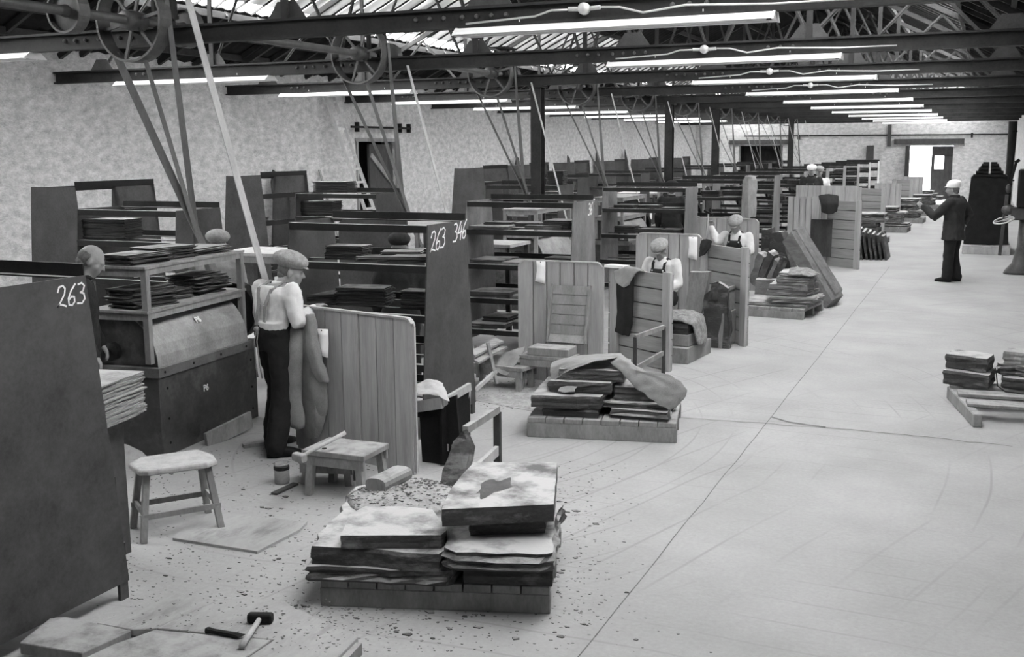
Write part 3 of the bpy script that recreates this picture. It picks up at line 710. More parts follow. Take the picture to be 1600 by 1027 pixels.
# ------------------------------------------------------------------ slates in stacks (each one an object)
def slate_mesh(wd, dp, t, seed, m):
    r = random.Random(seed); n = 5; poly = []
    cs = [(-wd / 2, -dp / 2), (wd / 2, -dp / 2), (wd / 2, dp / 2), (-wd / 2, dp / 2)]
    for i in range(4):
        a = cs[i]; b = cs[(i + 1) % 4]
        for k in range(n):
            f = k / n; poly.append((a[0] + (b[0] - a[0]) * f + r.uniform(-.006, .006), a[1] + (b[1] - a[1]) * f + r.uniform(-.006, .006), 0))
    mb = MB().prism(poly, (0, 0, 0), (0, 0, t))
    me = bpy.data.meshes.new('slate'); me.from_pydata([tuple(v) for v in mb.v], [], mb.f); me.materials.append(MATS[m]); return me
SM = {}
for sz in ((0.36, 0.22), (0.46, 0.28), (0.56, 0.32), (0.30, 0.30)):
    for mm_ in ('slate_sheet', 'slate_pale'):
        SM[(sz, mm_)] = [slate_mesh(sz[0], sz[1], 0.0085, 10 * i + int(sz[0] * 100), mm_) for i in range(3)]
NS = [0]
def stack(c, sz, n, label, group, rz=0.0, m='slate_sheet', jit=0.012, rj=0.04, t=0.0095, name='slate_tile', tilt=0.0):
    r = random.Random(int(c[0] * 100) * 7 + int(c[1] * 100))
    for i in range(n):
        me = SM[(sz, m)][i % 3]
        o = bpy.data.objects.new(name, me); COL.objects.link(o)
        M = Matrix.Translation((c[0] + r.uniform(-jit, jit), c[1] + r.uniform(-jit, jit), c[2] + i * t)) @ Matrix.Rotation(rz + r.uniform(-rj, rj), 4, 'Z') @ Matrix.Rotation(tilt, 4, 'Y')
        o.matrix_basis = M
        k = n - 1 - i
        tag(o, '%s in the %s' % ('topmost slate' if k == 0 else 'lowest slate' if i == 0 else '%s slate down' % ORDL[k], label), 'slate', group); NS[0] += 1
def stack_far(mb, c, sz, n, r, t=0.0095):
    for i in range(n):
        R = Matrix.Rotation(r.uniform(-.05, .05), 3, 'Z')
        mb.box((c[0] + r.uniform(-.012, .012), c[1] + r.uniform(-.012, .012), c[2] + (i + .5) * t), (sz[0], sz[1], t * 0.85), R)
BIG, MID, SML, SQ = (0.56, 0.32), (0.46, 0.28), (0.36, 0.22), (0.30, 0.30)
Mf = ft.matrix_basis
def onft(x, y, z): return Mf @ Vector((x, y, z))
g = 'slates on the two-tier table'
stack(onft(-0.22, 0.22, 1.536), MID, 9, 'front pile on top of the two-tier table', g, 1.5, jit=0.03, rj=0.15)
stack(onft(-0.24, 0.62, 1.536), MID, 11, 'middle pile on top of the two-tier table', g, 1.5, jit=0.03, rj=0.15)
stack(onft(-0.22, 1.08, 1.536), BIG, 6, 'far pile on top of the two-tier table', g, 1.5, jit=0.03, rj=0.2)
stack(onft(-0.22, 0.25, 1.186), MID, 17, 'front pile on the lower tier of the table', g, 1.5, jit=0.025, rj=0.12)
stack(onft(-0.26, 0.68, 1.186), SML, 9, 'middle pile on the lower tier of the table', g, 1.5, jit=0.03, rj=0.2)
stack(onft(-0.24, 1.08, 1.186), MID, 18, 'far pile on the lower tier of the table', g, 1.5, jit=0.04, rj=0.25)
g = 'slates on the chalked rack'
Y1 = 8.04; q = 0.003
stack((-5.22, Y1 + 0.32, 1.461), SML, 13, 'tall left pile, second shelf of rack chalked 346', g, 0.1)
stack((-4.93, Y1 + 0.30, 1.461), SML, 4, 'low middle pile, second shelf of rack chalked 346', g, 0.5, jit=0.03, rj=.15)
stack((-4.78, Y1 + 0.52, 1.461), SML, 7, 'rear middle pile, second shelf of rack chalked 346', g, 0.3, jit=0.02)
stack((-4.52, Y1 + 0.34, 1.461), MID, 5, 'right pile, second shelf of rack chalked 346', g, 0.2, jit=0.02)
stack((-5.10, Y1 + 0.38, 1.046), MID, 17, 'tall left pile, third shelf of rack chalked 346', g, 0.2)
stack((-4.47, Y1 + 0.34, 1.046), SML, 17, 'tall right pile, third shelf of rack chalked 346', g, 0.05)
stack((-5.14, Y1 + 0.10, 1.046 - 0.0), BIG, 0, '', g)
# wide sheets lying out over the front of the third shelf, beside the capped man
t_ = P(505, 462, 1.02)
stack((-5.66, Y1 + 0.42, 1.062), BIG, 6, 'wide pile jutting out beside the tweed-capped man', g, 0.75, rj=0.04)
tag(MB().box((-5.62, Y1 + 0.38, 1.054), (0.40, 0.6, 0.014)).build('shelf_board', 'wood_dark'), 'dark board under the jutting slates on the rack behind the man in the tweed cap', 'board')
g = 'slates piled behind the foreground rack'
stack((-4.72, 4.72, 0.86), BIG, 24, 'pale-edged pile behind the large foreground rack', g, 1.75, m='slate_pale', jit=0.01, rj=0.03, t=0.0105)
t = thing('slate_stand', 'narrow dark stand under the pile of slates behind the large foreground rack', 'stand', (-4.74, 4.72, 0))
MB().box((-4.76, 4.72, 0.845), (0.26, 0.44, 0.03)).build('top', 'machine_steel', t)
MB().box((-4.78, 4.72, 0.415), (0.2, 0.36, 0.83)).build('pedestal', 'machine_steel', t)
g = 'slates on the middle-row rack'
stack((-9.0, 9.45, 1.475), (0.56, 0.32), 20, 'thick pile on the leftmost middle-row rack', g, 0.15, t=0.0105)
g = 'slates on the distant racks'
stack((-8.95, 14.0, 1.80), BIG, 14, 'pile on top of the rack near the ladder', g, 0.1, t=0.012)
stack((-9.15, 13.9, 1.47), BIG, 20, 'thick pile on second shelf of rack near the ladder', g, 0.1, t=0.0105)
stack((-8.6, 13.95, 1.47), MID, 5, 'low pile on second shelf of rack near the ladder', g, 0.2, t=0.0105)
stack((-6.9, 17.9, 1.80), SQ, 20, 'pile on the rack top before the first column', g, 0.1, t=0.0125)
fm = MB(); rr = random.Random(11)
for (row, k), o in RACKS.items():
    if (row, k) in (('A', 0), ('A', 1), ('B', 0)): continue
    M = o.matrix_basis
    for zi, z in enumerate(SHZ[:4]):
        for j in range(rr.choice((1, 2, 3, 3))):
            if (row, k) == ('B', 1) and zi == 3: continue
            if row == 'C' and rr.random() < .8: continue
            x = -0.28 - 0.40 * j; sz = (0.34, rr.choice((.3, .4))); n = rr.choice((1, 2, 3, 5, 8, 12))
            r2 = random.Random(k * 31 + zi * 7 + j); c = M @ Vector((x, 0.36, z + 0.006))
            stack_far(fm, c, sz if row != 'C' else (sz[1], sz[0]), n, r2)
tag(fm.build('slate_tiles', 'slate_sheet'), 'countless thin slates piled along the shelves of the distant racks', 'slates', kind='stuff')

# ------------------------------------------------------------------ rough slabs and pallets
def slab_mb(poly, th, seed, rough=0.012, nl=5):
    """poly: top outline (world), th: thickness downward; ragged layered edges"""
    r = random.Random(seed); P_ = [Vector(p) for p in poly]
    c = sum(P_, Vector()) / len(P_); out = []
    for i in range(len(P_)):
        a, b = P_[i], P_[(i + 1) % len(P_)]; n = max(2, int((b - a).length / 0.09))
        rg = rough * r.choice((0.3, 0.6, 1.6))
        for k in range(n):
            p = a.lerp(b, k / n)
            if k: p = p + Vector((r.uniform(-rg, rg), r.uniform(-rg, rg), 0))
            out.append(p)
    rings = []; prev = [0.0] * len(out)
    for l in range(nl + 1):
        z = -th * l / nl; ring = []
        off = r.uniform(-rough, rough) * 0.6
        for i, p in enumerate(out):
            d = (c - p); d.z = 0; d.normalize()
            k = off + r.uniform(-rough, rough) * 0.5
            if l in (0, nl): k = abs(k) * 0.6
            ring.append(p + d * k + Vector((0, 0, z)))
        rings.append(ring)
    return MB().loft(list(reversed(rings)))
NSL = [0]
def slab(poly, th, label, seed=None, m='slab_stone', group=None, rough=0.012, name='stone_slab'):
    NSL[0] += 1
    o = slab_mb(poly, th, seed or NSL[0] * 13, rough).build(name, m)
    return tag(o, label, 'slab', group)
def pxpoly(z, *pts): return [P(x, y, z) for x, y in pts]
def block(a, b, dep, z0, th, label, seed=None, skew=0.0, rough=0.012, group='rough slate slabs on the pallets', taper=0.05):
    """slab with front top edge a->b (xy), going back dep, from z0 up th"""
    a = Vector((a[0], a[1], 0)); b = Vector((b[0], b[1], 0)); d = (b - a).normalized(); n = Vector((-d.y, d.x, 0))
    z = Vector((0, 0, z0 + th))
    r = random.Random(seed or int(a.x * 1000 + b.y * 100))
    poly = [a + z, b + z, b + n * dep * r.uniform(.85, 1) + d * skew + z, a.lerp(b, 0.5) + n * dep * r.uniform(.95, 1.08) + d * skew + z, a + n * dep * r.uniform(.85, 1) + d * skew + z]
    return slab(poly, th, label, seed, group=group, rough=rough)
def pallet(a, b, dep, label, h=0.17, nb=8, group='wooden pallets of slabs', m='wood_mid'):
    a = Vector((a[0], a[1], 0)); b = Vector((b[0], b[1], 0)); d = (b - a).normalized(); n = Vector((-d.y, d.x, 0)); L = (b - a).length
    t = thing('timber_pallet', label, 'pallet', a, 0, group)
    R = Matrix((d, n, Vector((0, 0, 1)))).transposed(); hh = h - 0.045
    for k in range(3):
        c = a + d * L / 2 + n * (0.04 + k * (dep - 0.08) / 2) + Vector((0, 0, hh / 2))
        MB().box(c, (L, 0.08, hh), R).build('bearer', m, t, bevel=0.004)
    for k in range(nb):
        w_ = L / nb; c = a + d * (w_ * (k + .5)) + n * dep / 2 + Vector((0, 0, hh + 0.0225))
        MB().box(c, (w_ - 0.008, dep, 0.043), R).build('deck_board', m, t, bevel=0.003)
    return t, a, d, n
# pallet 1 (foreground)
pallet((-3.16, 4.665), (-1.98, 5.04), 1.05, 'foreground wooden pallet carrying the two nearest piles of thick slabs', h=0.150)
def F1(x, y, z): # local pallet-1 frame
    a = Vector((-3.16, 4.665, 0)); d = Vector((1.18, .375, 0)).normalized(); n = Vector((-d.y, d.x, 0)); return a + d * x + n * y + Vector((0, 0, z))
def sl1(pts, z1, th, label, **k): return slab([F1(x, y, z1) for x, y in pts], th, label, group='thick slabs on the foreground pallet', **k)
sl1([(-.06, -.04), (.70, -.05), (.76, .10), (.74, .9), (-.05, .9)], .236, .084, 'ragged slab with pale scars at lower left of the foreground pallet', rough=.03)
sl1([(-.04, .0), (.66, -.06), (.70, .02), (.64, .9), (.15, 1.2), (-.05, 1.05)], .336, .098, 'dark square-edged slab, second from top in the left foreground pile', rough=.012)
sl1([(.13, -.03), (.43, .0), (.66, .02), (.68, .10), (.54, .44), (.35, .47), (.15, .46), (.09, .3)], .411, .073, 'smooth pointed slab on top of the left foreground pile', rough=.005)
sl1([(.78, .0), (1.25, .0), (1.22, .95), (.80, .98)], .27, .118, 'dark slab lowest in the right foreground pile')
sl1([(.68, -.06), (.76, -.12), (1.18, -.12), (1.26, -.08), (1.24, .5), (1.2, .95), (.72, .92), (.68, .3)], .372, .10, 'broken-fronted slab below the top two of the right foreground pile', rough=.03)
sl1([(.80, .12), (1.20, .20), (1.18, .85), (.82, .8)], .463, .089, 'small dark slab under the topmost slab of the right foreground pile')
sl1([(.67, .0), (1.25, .13), (1.22, .92), (.72, .88), (.68, .58), (.66, .28)], .56, .095, 'flat dusty slab with a damp patch, topmost of the right foreground pile', rough=.005)
dp = P(770, 762, .5625)
tag(MB().add([dp + Vector((.075 * math.cos(a) * (1 + .35 * math.sin(3 * a)), .17 * math.sin(a) * (1 + .3 * math.cos(5 * a)), 0)) for a in [2 * PI * k / 40 for k in range(40)]], [tuple(range(40))]).build('damp_patch', 'damp_stone'),
    'dark damp patch on the topmost foreground slab', 'stain')
# leaning thin slab beside
slab_ = MB()
def leaning(pts, th, label, seed=1, group=None, m='slab_stone', rough=0.01, name='stone_slab'):
    """pts: 3-D outline of one face (planar-ish); thickness vector th"""
    r = random.Random(seed); P_ = [Vector(p) for p in pts]; out = []
    for i in range(len(P_)):
        a, b = P_[i], P_[(i + 1) % len(P_)]; n = max(2, int((b - a).length / 0.1))
        for k in range(n):
            p = a.lerp(b, k / n)
            if k: p += Vector([r.uniform(-rough, rough) for _ in range(3)])
            out.append(p)
    c = sum(out, Vector()) / len(out); th = Vector(th); rings = []
    for l in range(4):
        rings.append([p + th * l / 3 + (c - p).normalized() * r.uniform(0, rough) for p in out])
    return tag(MB().loft(rings).build(name, m), label, 'slab', group)
yy = 5.86
leaning([PY(684, 800, yy - .1), PY(690, 735, yy), PY(708, 690, yy + .1), PY(724, 672, yy + .15), PY(736, 700, yy + .15), PY(728, 740, yy + .05), PY(712, 800, yy - .05)], (0.012, .04, 0), 'tall ragged slab standing on edge behind the foreground pallet', 3)
# pallet 2
pallet((-3.47, 8.30), (-2.24, 8.57), 0.95, 'wooden pallet under the slabs draped with sacking', h=0.17)
def F2(x, y, z):
    a = Vector((-3.47, 8.30, 0)); d = Vector((1.23, .27, 0)).normalized(); n = Vector((-d.y, d.x, 0)); return a + d * x + n * y + Vector((0, 0, z))
def sl2(pts, z1, th, label, **k): return slab([F2(x, y, z1) for x, y in pts], th, label, group='slabs under the sacking', **k)
sl2([(.12, .08), (.60, .06), (.62, .8), (.1, .85)], .255, .083, 'dark slab lowest at left under the sacking')
sl2([(.70, .10), (1.18, .02), (1.22, .7), (.72, .8)], .25, .078, 'tilted dark slab lowest at right under the sacking', rough=.02)
sl2([(.03, .02), (.62, .04), (.66, .7), (.05, .8)], .36, .102, 'pale-edged slab at left below the sacking')
sl2([(.62, .15), (1.18, .10), (1.26, .5), (1.0, .85), (.66, .8)], .30, .048, 'thin flat slab at right below the sacking')
sl2([(.16, .16), (.70, .14), (.72, .8), (.18, .8)], .46, .098, 'layered slab in the middle of the pile under the sacking', rough=.025)
sl2([(.72, .2), (1.1, .18), (1.1, .8), (.74, .8)], .42, .118, 'short slab at right of the pile under the sacking')
sl2([(.24, .22), (.80, .20), (.82, .75), (.26, .8)], .555, .093, 'topmost slab of the pile, half covered by sacking')
def resample(rows, k):
    rows = [[Vector(p) for p in r] for r in rows]; out = []
    def line(r): return [r[i].lerp(r[i + 1], j / k) for i in range(len(r) - 1) for j in range(k)] + [r[-1]]
    rows = [line(r) for r in rows]
    for i in range(len(rows) - 1):
        for j in range(k): out.append([a.lerp(b, j / k) for a, b in zip(rows[i], rows[i + 1])])
    return out + [rows[-1]]
def cloth(rows, label, m, cat='cloth', name='hessian_sack', thick=0.006, sub=2, seed=0, wr=0.012):
    """rows: grid of 3-D points"""
    r = random.Random(seed); vs = []; fs = []
    if sub:
        rows = resample(rows, 4); sub = 1
    n = len(rows[0])
    for row in rows:
        for p in row: vs.append(Vector(p) + Vector([r.uniform(-wr, wr) * .6 for _ in range(3)]))
    for i in range(len(rows) - 1):
        for j in range(n - 1): fs.append((i * n + j, i * n + j + 1, (i + 1) * n + j + 1, (i + 1) * n + j))
    return tag(MB().add(vs, fs).build(name, m, smooth=True, solid=thick, subd=sub), label, cat)
sk = lambda Y, *pts: [PY(x, y, Y) for x, y in pts]
cloth([sk(9.15, (870, 563), (900, 556), (940, 553), (970, 552)), sk(8.9, (862, 566), (895, 560), (936, 556), (974, 556)), sk(8.66, (859, 576), (882, 566), (915, 562), (952, 562)),
       sk(8.60, (860, 590), (872, 580), (893, 570), (930, 565)), sk(8.56, (862, 600), (868, 594), (876, 588), (886, 580))],
      'pale hessian sacking spread over the top of the second pile of slabs', 'hessian', seed=4, wr=.012)
cloth([sk(8.9, (946, 558), (962, 553), (976, 556)), sk(8.70, (954, 567), (974, 562), (990, 568)), sk(8.62, (976, 588), (992, 578), (1006, 580)), sk(8.60, (996, 608), (1018, 592), (1040, 584)),
       sk(8.56, (1014, 622), (1040, 606), (1064, 594)), sk(8.54, (1030, 634), (1056, 624), (1075, 612)), sk(8.56, (1046, 640), (1058, 636), (1068, 626))],
      'pale hessian sack twisted down the right side of the second pile of slabs', 'hessian', seed=9, wr=.016)
cloth([sk(8.62, (884, 604), (896, 596), (914, 598)), sk(8.50, (874, 606), (886, 604), (900, 606)), sk(8.46, (870, 612), (882, 614), (898, 612))],
      'crumpled brown paper tucked under the left of the second pile of slabs', 'hessian', 'paper', 'crumpled_paper', seed=10, wr=.01)
# ------------------------------------------------------------------ plank screens
def screen(p0, p1, h, label, nb=6, round_=0.07, m='wood_plank', cross=False, group='plank screens', th=0.03, posts=False):
    p0 = Vector((p0[0], p0[1], 0)); p1 = Vector((p1[0], p1[1], 0)); d = (p1 - p0); L = d.length; d.normalize(); n = Vector((-d.y, d.x, 0))
    t = thing('plank_screen', label, 'screen', p0, math.atan2(d.y, d.x), group)
    def pt(x, z, y=0): return (x, y, z)
    m_ = MB()
    if not cross:
        w_ = L / nb
        for k in range(nb):
            x0, x1 = k * w_ + 0.0055, (k + 1) * w_ - 0.0055; poly = [pt(x0, 0.0), pt(x1, 0.0)]
            if k == nb - 1 and round_:
                poly += [pt(x1, h - round_)] + [pt(x1 - round_ + round_ * math.cos(a), h - round_ + round_ * math.sin(a)) for a in (0.5, 1.0)] + [pt(x1 - round_, h), pt(x0, h)]
            elif k == 0 and round_:
                poly += [pt(x1, h), pt(x0 + round_, h)] + [pt(x0 + round_ - round_ * math.sin(a), h - round_ + round_ * math.cos(a)) for a in (0.5, 1.0)] + [pt(x0, h - round_)]
            else: poly += [pt(x1, h), pt(x0, h)]
            m_.prism(poly, (0, -th / 2 + 0.004 * ((k * 5) % 3), 0), (0, th / 2, 0))
        m_.build('planks', m, t, world=False)
        if round_:
            e = MB(); pts = [(0, 0.02), (0, h - round_)] + [(round_ - round_ * math.cos(a), h - round_ + round_ * math.sin(a)) for a in (0.4, 0.8, 1.2)] + [(round_, h), (L - round_, h)] + [(L - round_ + round_ * math.sin(a), h - round_ + round_ * math.cos(a)) for a in (0.4, 0.8, 1.2)] + [(L, h - round_), (L, 0.02)]
            for i in range(len(pts) - 1): e.bar((pts[i][0], 0, pts[i][1]), (pts[i + 1][0], 0, pts[i + 1][1]), th + 0.014, 0.016, up=(0, 1, 0) if False else (0, 0, 1))
            e.build('edging', 'wood_pale', t, world=False)
    else:
        nb2 = max(4, int(h / 0.17)); w_ = h / nb2
        for k in range(nb2): m_.box((L / 2, 0.0, (k + .5) * w_), (L, th, w_ - 0.014))
        m_.build('planks', 'wood_plank_cross', t, world=False)
        for x in (L - 0.05, L * 0.12): MB().box((x, -0.03, h / 2 + 0.01), (0.12, 0.035, h + 0.02)).build('batten', 'wood_plank', t, world=False)
    MB().box((L / 2, th / 2 + .004, h / 2 - .01), (L - .05, .006, h - .06)).build('backing', 'wood_dark', t, world=False)
    for x in (L * .2, L * .8): MB().box((x, 0.037, h * 0.5), (0.06, 0.03, h * 0.9)).build('stay', 'wood_mid', t, world=False)
    return t
def note(px, py, y, wd, h, label, curl=0.03, ang=0.0):
    c = PY(px, py, y); rows = []
    for i in range(5):
        f = i / 4; rows.append([(c.x - wd / 2 + 0.006 * math.sin(i), c.y - 0.002 - curl * max(0, f - .6) * 2, c.z - h * f * (0.92 if False else 1)), (c.x + wd / 2, c.y - 0.002 - ang - curl * max(0, f - .5), c.z - h * f * 1.12)])
    o = cloth(rows, label, 'paper', 'note', 'paper_note', 0.001, 0, 3, 0.0)
    MB().ell((c.x, c.y - 0.006, c.z - 0.012), (0.006, 0.004, 0.006), n=8, m=4).build('pin', 'black_iron', o, world=False)
    return o
s1 = screen((-5.09, 7.29), (-3.83, 6.98), 1.19, 'large upright plank screen with rounded corners, nearest the camera', 7, 0.06)
nt_ = note(503, 514, 7.12, 0.115, 0.20, 'curling paper note pinned to the nearest plank screen')
screen((-4.46, 10.5), (-3.55, 10.5), 1.27, 'second plank screen from the camera with a pale note and a plank chute', 6)
note(845, 408, 10.46, 0.10, 0.21, 'torn paper note on the second plank screen')
screen((-3.95, 11.95), (-3.06, 11.42), 1.07, 'screen of level planks with a dark coat hung over it', cross=True)
screen((-4.42, 14.6), (-3.50, 14.5), 1.26, 'plank screen behind the seated man in white shirt and dark overalls', 6)
note(1083, 370, 14.42, 0.12, 0.28, 'torn paper note on the third plank screen')
screen((-3.38, 14.0), (-2.60, 13.25), 1.2, 'rough plank screen with two posts beside the man at the third screen', cross=True)
screen((-4.62, 18.8), (-3.52, 18.6), 1.22, 'plank screen behind the man swinging a hammer', 6)
screen((-3.75, 23.0), (-3.15, 23.0), 1.42, 'plank screen with an inset dark panel behind the leaning slabs', 5, 0)
screen((-3.1, 23.2), (-2.25, 22.6), 1.35, 'broad plank screen with a dark cloth, beyond the leaning slabs', cross=True)
for k, (x0, x1, y, h) in enumerate(((-3.9, -2.9, 27.4, 1.35), (-3.3, -2.5, 31.6, 1.3), (-3.2, -2.4, 35.8, 1.3), (-3.0, -2.3, 40, 1.3), (-2.9, -2.2, 44.2, 1.3))):
    screen((x0, y), (x1, y - .3), h, 'distant plank screen beside the aisle, %s of the far group' % ORD[k], 5, 0, cross=(k % 2 == 1))
tag(MB().box((-3.02, 22.72, 0.6), (0.42, 0.02, 0.75)).build('dark_panel', 'wood_dark'), 'dark panel fixed low on the plank screen behind the leaning slabs', 'panel')

# chute and bench at screen 2
t = thing('plank_chute', 'curved plank chute leaning on the second screen', 'chute', (-3.86, 10.3, 0.43))
m = MB()
for k in range(6):
    z0 = 1.03 - k * 0.1; z1 = z0 - 0.092; y0 = 10.44 - 0.02 * k; y1 = 10.44 - 0.02 * (k + 1)
    if k == 5: y1 -= 0.05; z1 += 0.02
    m.bar((-3.86, y0, z0), (-3.86, y1, z1), 0.40, 0.02, up=(0, 1, 0))
m.build('slats', 'wood_mid', t)
for x in (-4.065, -3.655): MB().bar((x, 10.43, 1.04), (x, 10.28, 0.46), 0.02, 0.05).build('side_rail', 'wood_mid', t)
def bench(c, L, W, H, label, rz=0.0, m='wood_mid', top_t=0.04, splay=0.05, name='wooden_bench', boards=1, group=None):
    t = thing(name, label, 'bench', (c[0], c[1], 0), rz, group)
    mm_ = MB()
    for k in range(boards): mm_.box((0, -W / 2 + (k + .5) * W / boards, H - top_t / 2), (L, W / boards - 0.004, top_t))
    mm_.build('top', m, t, world=False, bevel=0.004)
    for sx in (-1, 1):
        for sy in (-1, 1): MB().bar((sx * (L / 2 - 0.06), sy * (W / 2 - 0.04), H - top_t), (sx * (L / 2 - 0.06 + splay), sy * (W / 2 - 0.04 + splay * .6), 0.0), 0.05, 0.05, up=(0, 1, 0)).build('leg', m, t, world=False)
    for sy in (-1, 1): MB().box((0, sy * (W / 2 - 0.02), H - top_t - 0.035), (L - 0.02, 0.022, 0.07)).build('apron', m, t, world=False)
    return t
bench((-3.98, 10.12), 0.56, 0.28, 0.36, 'low wooden bench below the plank chute at the second screen', 0.0, 'wood_mid')
tag(MB().box((-3.95, 10.12, 0.402), (0.44, 0.26, 0.082)).build('timber_block', 'wood_mid', bevel=0.006), 'thick timber block on the low bench below the chute', 'block')

# bench at screen 1 with hammer, tin, small stool behind
bench((-4.09, 6.43), 0.50, 0.37, 0.335, 'low wooden work bench in front of the nearest plank screen', 0.02, 'wood_mid', splay=0.03)
tag(MB().lathe([(0.018, 0), (0.018, 0.003)], (-4.2, 6.32, 0.3355), 12).build('knot_hole', 'black_iron'), 'dark round hole in the top of the low work bench', 'hole')
bench((-4.33, 6.58), 0.42, 0.2, 0.20, 'small low stool half hidden behind the work bench', 0.25, 'wood_mid', splay=0.02)
def hammer(c, ang, label, L=0.42, hl=0.13, tilt=0.0, head='wood_pale', hm='black_iron', hr=0.028, z=0.03, name='mallet'):
    t = thing(name, label, 'hammer', c, ang)
    MB().tube([(0, 0, z), (L, 0, z + tilt)], [0.013, 0.016], 10).build('handle', 'wood_pale', t, world=False, smooth=True)
    MB().orings([((0, -hl / 2, z), (hr * .8, 0, 0), (0, 0, hr * .8), .6), ((0, -hl / 2 + .01, z), (hr, 0, 0), (0, 0, hr), .6), ((0, -0.02, z), (hr, 0, 0), (0, 0, hr), .6), ((0, 0.02, z), (hr, 0, 0), (0, 0, hr), .6), ((0, hl / 2 - .01, z), (hr, 0, 0), (0, 0, hr), .6), ((0, hl / 2, z), (hr * .8, 0, 0), (0, 0, hr * .8), .6)], 16).build('head', hm, t, world=False)
    return t
a = P(468, 716, 0.36); b = P(515, 686, 0.44)
hammer((a.x, a.y, 0.335), math.atan2(b.y - a.y, b.x - a.x), 'pale wooden mallet lying on the edge of the low work bench', L=0.40, tilt=0.09, hm='wood_mid', hr=0.03, hl=0.11)
t = thing('jar', 'small banded glass jar standing on the floor beside the work bench', 'jar', P(441, 755))
MB().lathe([(0.052, 0), (0.055, 0.02), (0.055, 0.12), (0.05, 0.135), (0.056, 0.14), (0.056, 0.155), (0.048, 0.155), (0.048, 0.03), (0.0, 0.03)], P(441, 755), 20).build('body', 'glass_jar', t, smooth=True)
MB().lathe([(0.0555, 0.105), (0.0575, 0.107), (0.0575, 0.128), (0.0555, 0.13)], P(441, 755), 20).build('band', 'black_iron', t)
# stool
st = thing('wooden_stool', 'four-legged wooden stool with worn saddle seat beside the large foreground rack', 'stool', (-4.70, 5.34, 0), 0.93)
poly = [(-.24, -.12), (-.19, -.17), (.17, -.19), (.25, -.12), (.27, .05), (.20, .17), (-.17, .18), (-.26, .10)]
r_ = []
for (sc, z) in ((.93, .425), (1.0, .432), (1.0, .455), (.96, .466)):
    r_.append([(x * sc, y * sc, z + 0.05 * max(0, -x) * 0 - 0.03 * max(0, abs(x) - .22) / .1) for x, y in poly])
MB().loft([[Vector(p) for p in r] for r in r_]).build('seat', 'wood_pale', st, world=False, bevel=0.004)
LG = []
for sx in (-1, 1):
    for sy in (-1, 1):
        a = (sx * .19, sy * .10, .43); b = (sx * .245, sy * .165, 0)
        MB().bar(a, b, 0.042, 0.036, up=(0, 1, 0)).build('leg', 'wood_mid', st, world=False, bevel=0.003)
for sy in (-1, 1): MB().bar((-.25, sy * .15, .16), (.25, sy * .15, .16), 0.018, 0.035).build('rail', 'wood_mid', st, world=False)
for sx in (-1, 1): MB().bar((sx * .228, -.15, .18), (sx * .228, .15, .18), 0.018, 0.035).build('rail', 'wood_mid', st, world=False)

# desk-like box behind screen 1, rag
t = thing('sorting_box', 'dark-fronted box with pale timber top rail right of the nearest plank screen', 'box', (-3.7, 7.3, 0), 0.0)
MB().prism([PY(655, 640, 7.3), PY(712, 618, 7.3), PY(722, 735, 7.3), PY(660, 727, 7.3)], (0, 0, 0), (0, 0.03, 0)).build('front_panel', 'black_iron', t)
a_ = PY(650, 636, 7.3); b_ = PY(690, 630, 7.24); c_ = PY(734, 604, 7.62)
MB().bar(a_, b_, 0.03, 0.085).bar(b_, c_, 0.03, 0.06).build('top_rail', 'wood_pale', t)
d_ = PY(728, 690, 7.62)
MB().bar(PY(728, 608, 7.62), Vector((PY(722, 690, 7.62).x, 7.62, 0.0)), 0.075, 0.03).build('side_post', 'wood_pale', t)
MB().prism([b_ + Vector((0, 0, .0)), c_, Vector((c_.x, c_.y, 0.02)), Vector((b_.x, b_.y, 0.02))], (0, 0, 0), (-.02, 0, 0)).build('side_panel', 'black_iron', t)
text('11 01', 0.075, PY(712, 706, 7.28), Matrix.Rotation(PI / 2, 4, 'X'), 'stencil', 'hood_steel', t)
text('55', 0.05, PY(712, 717, 7.28), Matrix.Rotation(PI / 2, 4, 'X'), 'stencil', 'hood_steel', t)
cloth([[PY(648, 600, 7.4), PY(672, 590, 7.45), PY(690, 598, 7.45)], [PY(650, 612, 7.3), PY(675, 606, 7.35), PY(696, 606, 7.4)], [PY(652, 618, 7.22), PY(680, 618, 7.24), PY(702, 630, 7.2)]],
      'crumpled white rag lying on the dark-fronted box', 'rag', 'rag', 'rag', seed=8, wr=0.022)
# open upright frame (chair-like)
t = thing('upright_stand', 'open upright timber frame standing behind the foreground pallet', 'frame', (-3.1, 6.4, 0))
A_ = PY(727, 672, 6.3); B_ = PY(777, 640, 6.95)
MB().bar(A_, B_, 0.04, 0.05).build('top_rail', 'wood_mid', t)
MB().bar(A_ - Vector((0, 0, .02)), Vector((A_.x, A_.y, 0)), 0.05, 0.035).build('post', 'wood_dark', t)
MB().bar(B_ - Vector((0, 0, .02)), Vector((B_.x, B_.y, 0)), 0.05, 0.035).build('post', 'wood_dark', t)
MB().bar(Vector((A_.x, A_.y, A_.z - .34)), Vector((B_.x, B_.y, B_.z - .3)), 0.03, 0.07).build('lower_rail', 'wood_pale', t)
t = thing('upright_stand', 'small open timber frame leaning on the level-plank screen', 'frame', (-3.2, 11.0, 0))
A_ = Vector((-3.30, 10.85, .46)); B_ = Vector((-3.10, 11.25, .52))
MB().bar(A_, B_, 0.03, 0.045).build('top_rail', 'wood_mid', t)
for q_ in (A_, B_): MB().bar(q_, Vector((q_.x, q_.y, 0)), 0.035, 0.03).build('post', 'wood_dark', t)
MB().bar(A_ - Vector((0, 0, .34)), B_ - Vector((0, 0, .28)), 0.025, 0.05).build('lower_rail', 'wood_mid', t)

